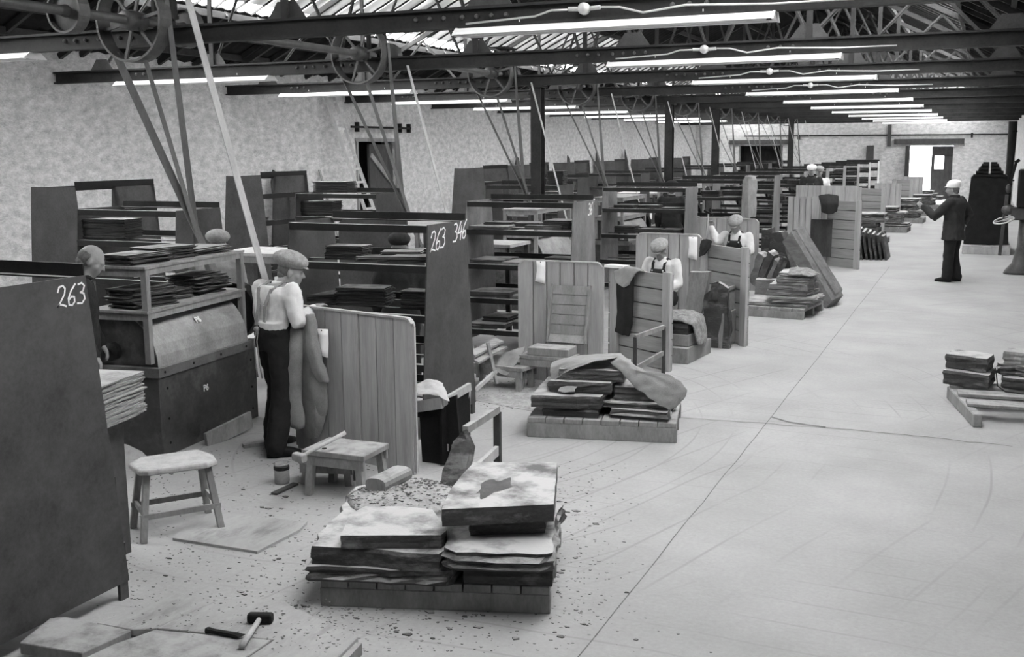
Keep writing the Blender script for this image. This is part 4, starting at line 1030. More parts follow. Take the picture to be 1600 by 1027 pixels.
# jacket hanging over screen 1
def PS(px, py, off):  # point on the plane of the nearest screen, off metres in front of it
    a = Vector((-5.09, 7.29, 0)); b = Vector((-3.83, 6.98, 0)); d = (b - a).normalized(); n = Vector((d.y, -d.x, 0))
    r = _ray(px, py); o = Vector((0, 0, HC)); k = ((a + n * (off + 0.02) - o).dot(n)) / r.dot(n); return o + r * k
jk = thing('jacket', 'grey tweed jacket hung over the left edge of the nearest plank screen', 'jacket', (-4.95, 7.1, 0.3))
def patch(rows, name, m, parent, sub=2, solid=0.012):
    n = len(rows[0]); vs = [p for r in rows for p in r]; fs = []
    for i in range(len(rows) - 1):
        for j in range(n - 1): fs.append((i * n + j, i * n + j + 1, (i + 1) * n + j + 1, (i + 1) * n + j))
    return MB().add(vs, fs).build(name, m, parent, smooth=True, solid=solid, subd=sub)
def jrow(y, o, *xs): return [PS(x, y, oo + .02) for x, oo in zip(xs, o)]
rj_ = random.Random(3)
body_ = [jrow(491, (.0, .02, .02, .0), 460, 470, 480, 492), jrow(520, (.02, .05, .05, .01), 457, 469, 484, 496), jrow(560, (.02, .05, .06, .015), 455, 470, 486, 504), jrow(598, (.02, .05, .07, .02), 456, 472, 488, 512),
         jrow(640, (.02, .05, .08, .02), 460, 474, 490, 512), jrow(668, (.02, .05, .06, .02), 466, 478, 492, 507), jrow(686, (.03, .04, .05, .03), 478, 485, 491, 498)]
patch(resample(body_, 3), 'body', 'coat_tweed', jk, sub=1, solid=.014)
patch(resample([jrow(492, (.05, .06, .03), 474, 482, 492), jrow(535, (.09, .095, .05), 478, 488, 499), jrow(570, (.10, .10, .05), 482, 496, 508), jrow(598, (.07, .07, .04), 498, 506, 514)], 3), 'lapel', 'coat_tweed', jk, sub=1, solid=.018)
s_ = [(467, 496, .03, .045), (463, 515, .06, .062), (460, 545, .085, .078), (458, 575, .10, .083), (457, 605, .11, .086), (459, 625, .105, .082), (462, 650, .10, .084), (464, 671, .10, .086)]
rg = []
for (px, py, o_, r0) in s_:
    c_ = PS(px, py, o_ + .03); rg.append([c_ + Vector((math.cos(a) * r0 * rj_.uniform(.93, 1.05), math.sin(a) * r0 * .55, rj_.uniform(-.006, .006))) for a in [2 * PI * k / 16 for k in range(16)]])
MB().loft(rg).build('sleeve', 'coat_tweed', jk, smooth=True, subd=1)
for k_ in KIDS(jk):
    d_ = k_.modifiers.new('folds', 'DISPLACE'); d_.texture = CLOUD; d_.strength = .035; d_.mid_level = .5; d_.texture_coords = 'LOCAL'
# dark coat and sack over level-plank screen
def coatmesh(rows, label, m, name='coat', **k): return cloth([[Vector(p) for p in r] for r in rows], label, m, 'coat', name, 0.012, 2, 5, k.get('wr', 0.012))
def PC(px, py, off, a=(-3.95, 11.95), b=(-3.06, 11.42)):
    a = Vector((a[0], a[1], 0)); b = Vector((b[0], b[1], 0)); d = (b - a).normalized(); n = Vector((d.y, -d.x, 0))
    r = _ray(px, py); o = Vector((0, 0, HC)); k = ((a + n * (off + 0.02) - o).dot(n)) / r.dot(n); return o + r * k
coatmesh([[PC(962, 440, .03), PC(978, 436, .06), PC(992, 430, .03)], [PC(964, 480, .03), PC(976, 480, .07), PC(990, 478, .03)], [PC(962, 510, .03), PC(974, 510, .06), PC(988, 508, .03)], [PC(960, 518, .03), PC(972, 524, .05), PC(983, 526, .03)]],
         'dark coat hanging over the screen of level planks', 'coat_dark')
cloth([[PC(960, 425, -.05), PC(975, 415, -.08), PC(1000, 420, -.08), PC(1008, 424, -.06)], [PC(958, 424, .04), PC(976, 418, .05), PC(992, 418, .04), PC(1008, 424, .03)], [PC(962, 442, .07), PC(976, 440, .08), PC(988, 432, .06), PC(996, 424, .05)], [PC(968, 446, .08), PC(976, 450, .08), PC(984, 444, .07), PC(990, 430, .05)]],
      'pale sack folded over the top of the level-plank screen', 'hessian', 'sack', seed=6)
tag(MB().box((-3.84, 11.88, 1.087), (0.26, 0.14, 0.03), Matrix.Rotation(-.3, 3, 'Z')).build('white_board', 'white_paint'), 'short white board on top of the level-plank screen', 'board')
# low plank bench with rags, trestle and slab pieces right of rack 1
bench((-4.5, 10.05), 0.72, 0.32, 0.25, 'low dark plank bench piled with rags between the first rack and second screen', -0.15, 'wood_mid', splay=0.0)
cloth([[(-4.62, 9.92, .27), (-4.5, 9.86, .2), (-4.32, 9.84, .16)], [(-4.64, 10.02, .38), (-4.48, 10.0, .33), (-4.25, 9.95, .30)], [(-4.55, 10.1, .30), (-4.4, 10.1, .36), (-4.22, 10.08, .45)]], 'crumpled sack piled on the low plank bench', 'hessian', 'rag', 'sack', seed=12, wr=.03)
t = thing('trestle', 'small splayed timber trestle standing beside the rack chalked 346', 'trestle', (-4.35, 9.3, 0))
A_ = Vector((-4.28, 9.35, 0.46)); 
MB().bar(PY(762, 536, 9.55), PY(776, 600, 9.45), 0.03, 0.03).build('leg', 'wood_mid', t)
MB().bar(PY(744, 540, 9.9), PY(747, 590, 9.9), 0.03, 0.03).build('leg', 'wood_mid', t)
MB().bar(PY(742, 610, 9.2), PY(775, 580, 9.5), 0.03, 0.035).build('brace', 'wood_pale', t)
a_ = PY(735, 548, 9.6)
for j, (pp, z, th_, l_) in enumerate((([(735, 548), (775, 528), (787, 533), (742, 556)], .47, .02, 'upper'), ([(735, 560), (770, 540), (793, 541), (748, 566)], .43, .02, 'lower'))):
    slab(pxpoly(z, *pp), th_, '%s thin pale slab lying on the timber trestle by the rack chalked 346' % l_, m='slate_pale', rough=.004)
# slabs on rack 2 shelves (thick, seen at left of second screen)
rk2 = 12.0
for j, (x, y, z, wd, dp, th_) in enumerate(((-5.60, 12.05, 1.046, .5, .5, .04), (-5.1, 12.0, 1.046, .5, .45, .025), (-5.55, 12.0, .636, .6, .5, .06), (-5.0, 12.05, .636, .45, .5, .03), (-5.5, 11.95, 1.465, .5, .45, .04), (-4.85, 12.1, 1.465, .45, .4, .05), (-5.2, 12.1, 1.465, .35, .4, .02), (-5.6, 11.95, .256, .6, .5, .05), (-4.95, 12.0, .256, .5, .5, .09))):
    slab([(x - wd / 2, y, z + th_), (x + wd / 2, y + .03, z + th_), (x + wd / 2, y + dp, z + th_), (x - wd / 2, y + dp * .95, z + th_)], th_, 'dark slab laid on the %s shelf of the rack behind the second screen, %s piece' % (('top but one', 'middle', 'lower', 'lowest')[(1.465, 1.046, .636, .256).index(z)], ('left', 'right', 'left', 'right', 'left', 'right', 'middle', 'left', 'right')[j]), rough=.008, group='slabs on the rack behind the second screen')

# ------------------------------------------------------------------ bay three and four: stone pieces
bxp = [(-3.28, 12.0), (-2.97, 11.92)]
t = thing('stepped_box', 'two-step timber box seat with a fleece, right of the level-plank screen', 'box', (-3.1, 12.0, 0))
MB().box((-3.2, 12.3, 0.09), (0.5, 0.8, 0.18), Matrix.Rotation(-.1, 3, 'Z')).build('lower_box', 'wood_mid', t, bevel=.005)
MB().box((-3.22, 12.3, 0.25), (0.48, 0.6, 0.13), Matrix.Rotation(-.1, 3, 'Z')).build('upper_box', 'wood_mid', t, bevel=.005)
slab([(-3.42, 12.05, .44), (-3.03, 12.0, .44), (-3.0, 12.5, .44), (-3.4, 12.55, .44)], .125, 'stone block on the stepped box under the fleece')
cloth([[(-3.45, 12.0, .47), (-3.3, 11.98, .49), (-3.1, 11.98, .48), (-2.98, 12.0, .43), (-2.92, 12.05, .2)], [(-3.46, 12.2, .52), (-3.3, 12.2, .54), (-3.1, 12.2, .54), (-2.96, 12.2, .48), (-2.88, 12.2, .18)], [(-3.45, 12.45, .5), (-3.3, 12.5, .52), (-3.1, 12.5, .52), (-2.96, 12.5, .46), (-2.9, 12.4, .22)]],
      'shaggy fleece laid over the stone block on the stepped box', 'fleece', 'fleece', 'fleece', thick=.03, seed=2, wr=.015)
def lean_px(pts, y, th, label, dy=0.0, **k):
    return leaning([PY(px, py, y + dy * i) for i, (px, py) in enumerate(pts)], th, label, **k)
G3 = 'stone pieces by the two-post screen'
lean_px([(1070, 488), (1078, 425), (1108, 425), (1096, 490)], 13.2, (.0, .14, .0), 'pale sawn block standing tilted behind the stepped box', seed=4, rough=.004, m='wood_mid')
lean_px([(1090, 545), (1100, 460), (1120, 440), (1138, 450), (1140, 548)], 13.0, (.0, .12, .0), 'dark ragged slab pieces leaning before the two-post screen', seed=5, rough=.02)
lean_px([(1104, 470), (1112, 442), (1122, 440), (1120, 468)], 12.9, (.0, .06, 0), 'small pale-topped fragment on the ragged slab pieces', seed=6)
t = thing('upright_stand', 'small glazed-looking timber frame propped against the two-post screen', 'frame', (-2.75, 12.75, 0))
A_ = PY(1124, 456, 13.1); B_ = PY(1151, 447, 13.45)
MB().bar(A_, B_, 0.03, 0.04).build('top_rail', 'wood_mid', t)
for q_ in (A_, B_): MB().bar(q_, Vector((q_.x, q_.y, 0)), 0.04, 0.035).build('post', 'wood_dark', t)
MB().prism([A_, B_, B_ - Vector((0, 0, .5)), A_ - Vector((0, 0, .5))], (0, .01, 0), (0, .02, 0)).build('panel', 'wood_mid', t)
a, b = P(1127, 545), P(1167, 530)
leaning([Vector((a.x, a.y, 0)), Vector((a.x + .02, a.y, .43)), Vector((b.x, b.y, .44)), Vector((b.x, b.y, 0))], (-.12, .05, 0), 'thick squared slab standing on edge at the foot of the two-post screen', seed=9, rough=.004, m='wood_mid')
# pallet 3 and its pile
pallet((-3.26, 15.75), (-2.28, 15.62), 1.05, 'third wooden pallet from the camera, by the leaning slabs', h=0.15, nb=6)
def F3(x, y, z): return Vector((-3.26 + x, 15.75 - .13 * x + y, z))
def sl3(pts, z1, th, label, **k): return slab([F3(x, y, z1) for x, y in pts], th, label, group='slabs on the third pallet', m='slab_grey', **k)
sl3([(.05, .06), (1.0, .1), (1.12, .8), (.1, .9)], .20, .048, 'broad pale slab covering the deck of the third pallet')
sl3([(.5, .05), (1.08, .15), (1.15, .75), (.45, .7)], .30, .09, 'slab with a pointed right corner low on the third pallet', rough=.03)
sl3([(.42, .1), (.98, .18), (1.1, .7), (.4, .7)], .38, .075, 'shallow slab, third up on the third pallet', rough=.02)
sl3([(.45, .12), (1.0, .14), (1.08, .7), (.45, .7)], .47, .085, 'dark shadowed slab, fourth up on the third pallet', rough=.02)
sl3([(.55, .14), (1.02, .2), (1.05, .66), (.52, .7)], .575, .10, 'thick broken slab, second from top on the third pallet', rough=.03)
sl3([(.58, .18), (1.0, .22), (1.04, .6), (.55, .65)], .64, .06, 'topmost slab under the fleece on the third pallet', rough=.02)
cloth([[F3(.72, .12, .62), F3(.9, .14, .62), F3(1.05, .16, .60)], [F3(.7, .35, .68), F3(.9, .36, .68), F3(1.14, .36, .62)], [F3(.75, .6, .67), F3(.95, .6, .67), F3(1.12, .6, .58)]], 'shaggy dark fleece thrown on top of the third pallet pile', 'fleece', 'fleece', 'fleece', thick=.03, seed=3, wr=.02)
G4 = 'slabs leaning in a heap behind the third pallet'
for j, (pts, y, th, lab) in enumerate((
    ([(1222, 378), (1236, 362), (1300, 470), (1290, 484)], 16.9, (.10, .55, .02), 'long thick slab leaning steeply, front of the heap behind the third pallet'),
    ([(1238, 360), (1243, 358), (1306, 460), (1303, 470)], 17.1, (.04, .5, .02), 'thin long slab leaning on the thick one at right of the heap'),
    ([(1170, 440), (1184, 395), (1194, 402), (1180, 448)], 17.2, (.03, .4, 0), 'pale slab leaning at far left of the heap'),
    ([(1182, 436), (1200, 393), (1209, 400), (1192, 440)], 17.0, (.02, .4, 0), 'squared dark slab leaning left in the heap'),
    ([(1196, 438), (1210, 404), (1216, 410), (1204, 440)], 16.9, (.02, .3, 0), 'narrow slab in the middle of the heap'),
    ([(1205, 438), (1219, 402), (1224, 408), (1212, 440)], 16.95, (.02, .3, 0), 'thin dark slab between the leaning pieces of the heap'),
    ([(1200, 420), (1203, 365), (1220, 362), (1236, 420)], 17.9, (.05, .3, 0), 'broad ragged slab standing at the back of the heap'),
    ([(1188, 430), (1190, 358), (1206, 356), (1212, 430)], 18.2, (.02, .2, 0), 'dark upright slab at back left of the heap'),
    ([(1178, 466), (1180, 436), (1222, 438), (1215, 464)], 16.75, (.0, .25, 0), 'low flat slab on edge across the third pallet'))):
    lean_px(pts, y, th, lab, seed=30 + j, group=G4, rough=.004 if j < 2 else .012, m='slab_grey' if j in (0, 1, 2, 4, 8) else 'slab_stone')
# pallet 4
pallet((-3.35, 24.3), (-2.55, 24.2), 1.0, 'fourth wooden pallet from the camera with pale slabs', h=0.17, nb=5)
for j, (z, x0, x1, th_) in enumerate(((.29, -3.35, -2.95, .115), (.30, -2.9, -2.5, .12), (.39, -2.95, -2.45, .08), (.43, -3.4, -2.8, .03), (.50, -3.0, -2.45, .10), (.60, -3.3, -2.5, .09), (.72, -3.35, -2.5, .11), (.82, -3.2, -2.5, .09))):
    slab([(x0, 24.25, z), (x1, 24.2, z), (x1, 25.1, z), (x0 + .05, 25.1, z)], th_, 'pale slab on the fourth pallet, %s layer from the floor' % ORD[j], group='slabs on the fourth pallet', rough=.02, m='slab_grey')
for j in range(6):
    x = -2.42 + j * .10; y = 24.6
    leaning([Vector((x, y, 0)), Vector((x - .10, y, .62 - .02 * j)), Vector((x - .12, y + .9, .66 - .03 * j)), Vector((x, y + .9, 0))], (.045, 0, 0), 'slab standing on edge beside the fourth pallet, %s from its left' % ORD[j], seed=60 + j, group='slabs on edge beside the fourth pallet')
# far piles along the aisle
for k, y in enumerate((28.6, 32.8, 37.0, 41.2, 45.4)):
    x = (-3.2, -2.95, -2.75, -2.6, -2.5)[k]; wch = ORD[k + 4]
    pallet((x, y), (x + .95, y - .05), .9, '%s wooden pallet from the camera, in the distance beside the aisle' % wch, h=.16, nb=4)
    r = random.Random(k)
    z = .16
    for j in range(5):
        th_ = r.uniform(.09, .15); x0 = x + r.uniform(-.1, .2); x1 = x0 + r.uniform(.6, .85)
        slab([(x0, y + .02, z + th_), (x1, y, z + th_), (x1 + .04, y + .8, z + th_), (x0, y + .8, z + th_)], th_ - .002, 'slab on the %s pallet, %s layer from the deck' % (wch, ORD[j]), group='slabs on the distant pallets', rough=.03, m='slab_grey' if j % 2 else 'slab_stone'); z += th_
    for j in range(3):
        xx = x - .35 + j * .12; hh = (1.25, 1.1, 1.2)[j]
        leaning([Vector((xx, y - .3, 0)), Vector((xx - .1, y - .15, hh)), Vector((xx + .2, y - .12, hh - .05)), Vector((xx + .22, y - .3, 0))], (.0, .1, 0), 'tall slab leaning behind the %s pallet, %s from the left' % (wch, ORD[j]), seed=80 + 3 * k + j, group='tall slabs leaning in the distance', m='wood_mid' if j == 0 else 'slab_stone')
# right-hand pallet with blocks
t = thing('timber_pallet', 'worn wooden pallet at the right edge of the picture with dark blocks', 'pallet', (0.3, 10.7, 0))
A0 = P(1480, 622); A1 = P(1521, 668)
MB().bar(A0 + Vector((.03, 0, .06)), A1 + Vector((.03, 0, .06)), 0.075, 0.12).build('bearer', 'wood_mid', t, bevel=.008)
MB().bar(A0 + Vector((.78, .1, .06)), A1 + Vector((.50, .12, .06)), 0.075, 0.12).build('bearer', 'wood_mid', t, bevel=.008)
dv = (A1 - A0)
for j, f in enumerate((.05, .38, .72)):
    p_ = A0 + dv * f; MB().bar(p_ + Vector((0, .05, .135)), p_ + Vector((.95, .12, .135)), .18 if j == 1 else .22, .03).build('deck_board', 'wood_mid', t, bevel=.004)
slab([(-.27, 11.2, .43), (.10, 11.05, .43), (.16, 11.35, .43), (-.2, 11.5, .43)], .13, 'dark rough block on the right-hand pallet, upper left', rough=.02)
slab([(-.28, 11.1, .29), (.12, 10.95, .29), (.18, 11.4, .29), (-.24, 11.5, .29)], .135, 'dark rough block on the right-hand pallet, lower left', rough=.015)
slab([(.22, 11.2, .36), (.65, 11.1, .36), (.65, 11.5, .36), (.25, 11.5, .36)], .10, 'broken block at right of the right-hand pallet, middle layer', rough=.03)
slab([(.24, 11.1, .255), (.7, 11.0, .255), (.7, 11.5, .255), (.25, 11.5, .255)], .10, 'broken block at right of the right-hand pallet, lowest', rough=.02)
slab([(.24, 11.25, .48), (.6, 11.15, .48), (.6, 11.5, .48), (.28, 11.5, .48)], .115, 'pale weathered block topmost at the right edge of the picture', rough=.02, m='slate_pale')
tag(MB().tube([(.18, 11.0, .33), (.2, 10.95, .2), (.27, 10.9, .16), (.45, 10.88, .155)], .006, 6).build('wire', 'black_iron'), 'thin dark wire trailing on the right-hand pallet', 'wire')

# dark nested racks on a pallet near the right wall
t = thing('nested_racks', 'tall black stack of nested steel rack plates on a pale pallet near the far right', 'rack', (0.0, 27.4, 0))
for sy in range(3):
    MB().prism([(-.42, 26.9 + sy * .5, .22), (.52, 26.9 + sy * .5, .22), (.42, 26.9 + sy * .5, 1.75), (.30, 26.9 + sy * .5, 1.78), (-.20, 26.9 + sy * .5, 1.78), (-.34, 26.9 + sy * .5, 1.72)], (0, 0, 0), (0, .45, 0)).build('rack_plates', 'black_iron', t)
for i in range(4):
    z = 1.76 + i * .08; hw = .34 - i * .055
    for sx in (-1, 1): MB().box((.04 + sx * (hw / 2 + .01), 27.1, z), (hw - .02, .5, .045)).box((.04 + sx * (hw * .42 + .01), 27.1, z + .04), (hw * .84 - .02, .4, .04)).build('shelf_rail', 'black_iron', t)
pallet((-.44, 26.75), (.56, 26.75), 1.7, 'pale-edged low pallet under the black nested racks', h=.20, nb=5, m='wood_pale')
# upright machine at right edge
t = thing('drill_press', 'heavy cast column machine with hand wheel at the right edge of the picture', 'machine', (0.68, 22.9, 0))
MB().orings([((.68, 22.9, 0), (.30, 0, 0), (0, .3, 0), .6), ((.68, 22.9, .05), (.28, 0, 0), (0, .3, 0), .6), ((.70, 22.9, .2), (.18, 0, 0), (0, .2, 0), .7), ((.71, 22.9, .5), (.12, 0, 0), (0, .14, 0), .9), ((.72, 22.9, 1.2), (.11, 0, 0), (0, .12, 0), .9)], 18).build('pedestal', 'machine_steel', t, smooth=True)
MB().box((.70, 22.9, 1.62), (.32, .5, .72)).build('motor_housing', 'black_iron', t, bevel=.03)
MB().box((.66, 22.85, 1.15), (.42, .3, .24)).ell((.40, 22.8, 1.22), (.12, .12, .1)).build('gearbox', 'machine_steel', t, bevel=.02)
m = MB(); Rt = Matrix.Rotation(.25, 3, 'X') @ Matrix.Rotation(-.25, 3, 'Y')
mm_ = MB(); ringpts = [(.18 * math.cos(2 * PI * k / 24), .18 * math.sin(2 * PI * k / 24), 0) for k in range(25)]
mm_.tube([Rt @ Vector(p) + Vector((.33, 22.6, 1.03)) for p in ringpts], .014, 8)
mm_.build('hand_wheel', 'galvanised', t, smooth=True)
MB().bar(Rt @ Vector((-.18, 0, 0)) + Vector((.33, 22.6, 1.03)), Rt @ Vector((.18, 0, 0)) + Vector((.33, 22.6, 1.03)), .02, .02).bar((.33, 22.6, 1.03), (.6, 22.85, 1.1), .04, .04).build('wheel_spoke', 'galvanised', t)
MB().bar((.38, 22.8, 1.6), (.48, 22.8, 2.1), .05, .06).bar((.46, 22.8, 2.1), (.54, 22.8, 2.16), .05, .06).build('lever', 'black_iron', t)
MB().bar((.30, 22.8, .35), (.36, 22.8, 1.5), .06, .08).ell((.38, 22.75, 1.62), (.05, .05, .09)).build('feed_bar', 'machine_steel', t)
# dark downpipe in right corner
t = thing('downpipe', 'thick dark upright pipe in the far right corner of the hall', 'pipe', (.86, 50, 0))
MB().tube([(.80, 50, 0), (.82, 50, 1.5), (.84, 50, 2.6), (.84, 50, 3.4)], [.16, .15, .17, .17], 10).build('pipe_run', 'black_iron', t, smooth=True)
for z in (1.0, 3.0): MB().box((.93, 50, z), (.2, .36, .05)).build('pipe_clamp', 'black_iron', t)

# ------------------------------------------------------------------ left wall: door, ladder
t = struct('door_3', MB().box((XL - .06, 23.1, 1.28), (.06, 1.1, 2.56)), 'wood_dark')
MB().bar((XL - .02, 22.6, 2.3), (XL - .02, 23.6, 1.6), .05, .12).build('door_brace', 'wood_mid', t)
struct('trim_7', MB().box((XL + .01, 22.85, DZ + .04), (.06, 2.0, .08)).box((XL + .01, DY0 - .03, DZ / 2), (.06, .07, DZ)).box((XL + .01, DY1 + .03, DZ / 2), (.06, .07, DZ)), 'wood_mid')
t = thing('door_track', 'horizontal iron sliding-door rail with brackets above the left wall doorway', 'rail', (XL + .08, 22.9, 2.9))
MB().bar((XL + .08, 21.6, 2.95), (XL + .08, 24.4, 2.95), .04, .05).build('rail', 'black_iron', t)
for y in (21.9, 23.9, 24.35): MB().box((XL + .05, y, 2.95), (.1, .05, .22)).build('bracket', 'black_iron', t)
ld = thing('ladder', 'pale wooden ladder leaning against the left wall beside the doorway', 'ladder', (-12.1, 20.8, 0))
b0_, b1_ = Vector((-12.05, 20.9, 0)), Vector((-13.3, 20.6, 3.75))
for s in (-.2, .2): MB().bar(b0_ + Vector((0, s, 0)), b1_ + Vector((0, s * .8, 0)), .03, .07).build('stile', 'wood_pale', ld)
for k in range(1, 13):
    c = b0_.lerp(b1_, k / 13); MB().bar(c - Vector((0, .19, 0)), c + Vector((0, .19, 0)), .03, .05).build('rung', 'wood_pale', ld)
tag(MB().bar((-12.7, 20.2, 0), (-13.36, 20.3, 2.0), .05, .03).build('timber_post', 'wood_mid'), 'bare timber leaning on the left wall by the foot of the ladder', 'timber')
# jagged slates leaning on the left wall
rw = random.Random(8)
for k, (px, y, zt) in enumerate(((468, 18.5, 2.05), (925, 31, 2.25), (955, 33.2, 2.15), (990, 35.5, 2.2), (1022, 38.5, 2.3), (1060, 42, 2.4))):
    x = XL + .08
    leaning([Vector((x + .35, y - .28, 0)), Vector((x + .05, y - .12, zt - .25)), Vector((x + .02, y, zt)), Vector((x + .04, y + .14, zt - .1)), Vector((x + .3, y + .35, 0))], (.03, 0, 0), 'tall pointed dark slate leaning on the left wall, %s from the camera' % ORD[k], seed=90 + k, m='slate_sheet', group='pointed slates on the left wall')

# plain table in mid-row and other pieces behind
def table(c, L, W, H, label, rz=0.0, top='wood_pale'):
    t = thing('work_table', label, 'table', (c[0], c[1], 0), rz, 'work tables in the middle of the hall')
    MB().box((0, 0, H - .02), (L, W, .04)).build('table_top', top, t, world=False)
    for sx in (-1, 1):
        for sy in (-1, 1): MB().box((sx * (L / 2 - .04), sy * (W / 2 - .04), (H - .04) / 2), (.06, .06, H - .04)).build('leg', 'wood_dark', t, world=False)
    for sy in (-1, 1): MB().box((0, sy * (W / 2 - .02), H - .08), (L - .1, .02, .08)).build('apron', 'wood_mid', t, world=False)
    return t
table((-8.1, 11.2), 1.1, .8, 1.2, 'pale-topped table seen left of the nearest chalked rack, behind the bright belt')
table((-6.1, 13.2), 1.0, .7, 1.2, 'pale-topped table beyond the nearest chalked rack, left of the second rack')
for k, (x, y) in enumerate(((-8.6, 15.6), (-8.6, 19.9), (-8.6, 24.2), (-8.6, 28.5), (-8.6, 32.8))):
    table((x, y), 1.1, .8, 1.25, 'pale-topped table between the middle rows, %s of the far ones' % ORD[k])
tag(MB().prism([(-6.62, 10.4, .6), (-5.75, 10.4, .6), (-5.75, 10.4, 1.70), (-5.82, 10.4, 1.76), (-6.45, 10.4, 1.74), (-6.62, 10.4, 1.62)], (0, 0, 0), (0, .02, 0)).box((-6.18, 10.41, .3), (.7, .02, .6)).build('steel_guard', 'rack_steel'), 'grey sheet steel guard with clipped corners behind the nearest chalked rack', 'guard')

# ------------------------------------------------------------------ foreground left: boards, hammer, chisel, sheet, debris
t = thing('board_pallet', 'low dusty board platform at the bottom left corner, strewn with dust', 'platform', (-3.5, 3.9, 0))
def quad(z, th, pts, name, m_, par): return MB().prism([P(x, y, z) for x, y in pts], (0, 0, 0), (0, 0, -th)).build(name, m_, par, bevel=.004)
quad(.115, .06, [(30, 1004), (78, 966), (102, 964), (205, 985), (128, 1021)], 'deck_board', 'wood_mid', t)
quad(.08, .035, [(208, 984), (150, 974), (275, 928), (342, 938), (242, 982)], 'deck_board', 'board_floor', t)
quad(.085, .04, [(128, 1024), (242, 984), (425, 1000), (335, 1060), (140, 1060)], 'deck_board', 'wood_mid', t)
quad(.08, .035, [(244, 981), (346, 936), (430, 936), (560, 994), (505, 1050), (342, 1058), (428, 1000)], 'deck_board', 'board_floor', t)
a, b = P(558, 998, .08), P(500, 1060, .08)
MB().bar(Vector((a.x, a.y, .03)), Vector((b.x, b.y, .03)), .05, .06).build('bearer', 'wood_mid', t)
MB().bar(P(150, 1030, .025), P(250, 990, .025), .05, .04).build('bearer', 'wood_mid', t)
a = P(383, 1005, .10); b = P(407, 968, .10)
hh_ = P(408, 972, .12); hammer((b.x, b.y, .08), math.atan2(a.y - b.y, a.x - b.x), 'short-handled sledge hammer with pale handle on the dusty platform', L=(b - a).length + .05, hl=.125, hr=.026, z=.028, head='black_iron', hm='black_iron', name='hammer')
a, b = P(324, 985, .10), P(378, 994, .10)
tag(MB().orings([(a, (0, 0, .016), (.004, .016, 0), .6), (a.lerp(b, .15), (0, 0, .012), (.004, .014, 0), .7), (a.lerp(b, .8), (0, 0, .010), (.005, .018, 0), .7), (b, (0, 0, .002), (.005, .022, 0), .7)], 8).build('chisel', 'black_iron'), 'dark steel chisel lying beside the sledge hammer', 'chisel')
tag(MB().prism([P(*p) for p in [(270, 845), (300, 800), (480, 820), (468, 832), (402, 866)]], (0, 0, 0), (0, 0, .018)).build('floor_board', 'board_floor'), 'thin board lying flat on the floor under the stool', 'board')
tag(MB().prism([P(*p) for p in [(735, 625), (860, 600), (955, 600), (900, 655), (815, 640)]], (0, 0, 0), (0, 0, .004)).build('floor_mat', 'dust_rubble'), 'thin worn mat of dust on the floor beside the second pallet', 'mat')
def mound(c, rx, ry, h, label, seed, m='dust_rubble', name='dust_mound'):
    r = random.Random(seed); rings = []
    for i in range(7):
        f = 1 - i / 6.5; z = h * (1 - f * f)
        rings.append([(c[0] + rx * f * math.cos(a) * r.uniform(.9, 1.1), c[1] + ry * f * math.sin(a) * r.uniform(.9, 1.1), z * r.uniform(.85, 1.1)) for a in [2 * PI * k / 22 for k in range(22)]])
    rings[0] = [(x, y, .0) for x, y, z in rings[0]]
    return tag(MB().loft([[Vector(p) for p in q] for q in rings]).build(name, m, smooth=True), label, 'mound')
dm = MB(); r = random.Random(4); rings = []
for i in range(8):
    f = 1 - i / 7.6
    rings.append([F1(.30 + .35 * f * math.cos(a) * r.uniform(.9, 1.08), .84 + .38 * f * math.sin(a) * r.uniform(.9, 1.1), .338 + .06 * (1 - f * f) * r.uniform(.9, 1.1)) for a in [2 * PI * k / 26 for k in range(26)]])
rings[0] = [Vector((p.x, p.y, .333)) for p in rings[0]]
dm.loft(rings)
tag(dm.build('debris_heap', 'dust_rubble', smooth=True), 'heap of dust and chippings on the back of the left foreground slabs', 'heap', kind='stuff')
c = P(606, 748, .435)
tag(MB().orings([(c + Vector((-.03, -.10, -.02)), (.07, 0, 0), (0, 0, .045), .7), (c + Vector((0.02, .14, 0.0)), (.075, 0, 0), (0, 0, .045), .7)], 14).build('wood_billet', 'wood_mid'), 'rounded wooden billet lying on the heap of chippings', 'billet')
# offcut timbers by the machine
tag(MB().bar(P(322, 690, .04), P(392, 655, .12), .03, .14).build('timber_offcut', 'wood_mid'), 'short timber offcut leaning at the foot of the P6 machine', 'timber')
tag(MB().bar(P(380, 697, .02), P(428, 690, .02), .06, .03).build('timber_offcut', 'wood_mid'), 'flat offcut on the floor by the standing man\'s feet', 'timber')
tag(MB().bar(P(428, 772, .01), P(462, 756, .01), .05, .015).build('timber_offcut', 'wood_dark'), 'small flat offcut lying in front of the glass jar', 'timber')
tag(MB().prism([P(190, 718, .0), P(195, 690, .1), P(222, 718, .0)], (0, 0, 0), (.02, .05, .0)).build('timber_wedge', 'wood_mid'), 'wedge of timber behind the stool by the foreground rack', 'wedge')
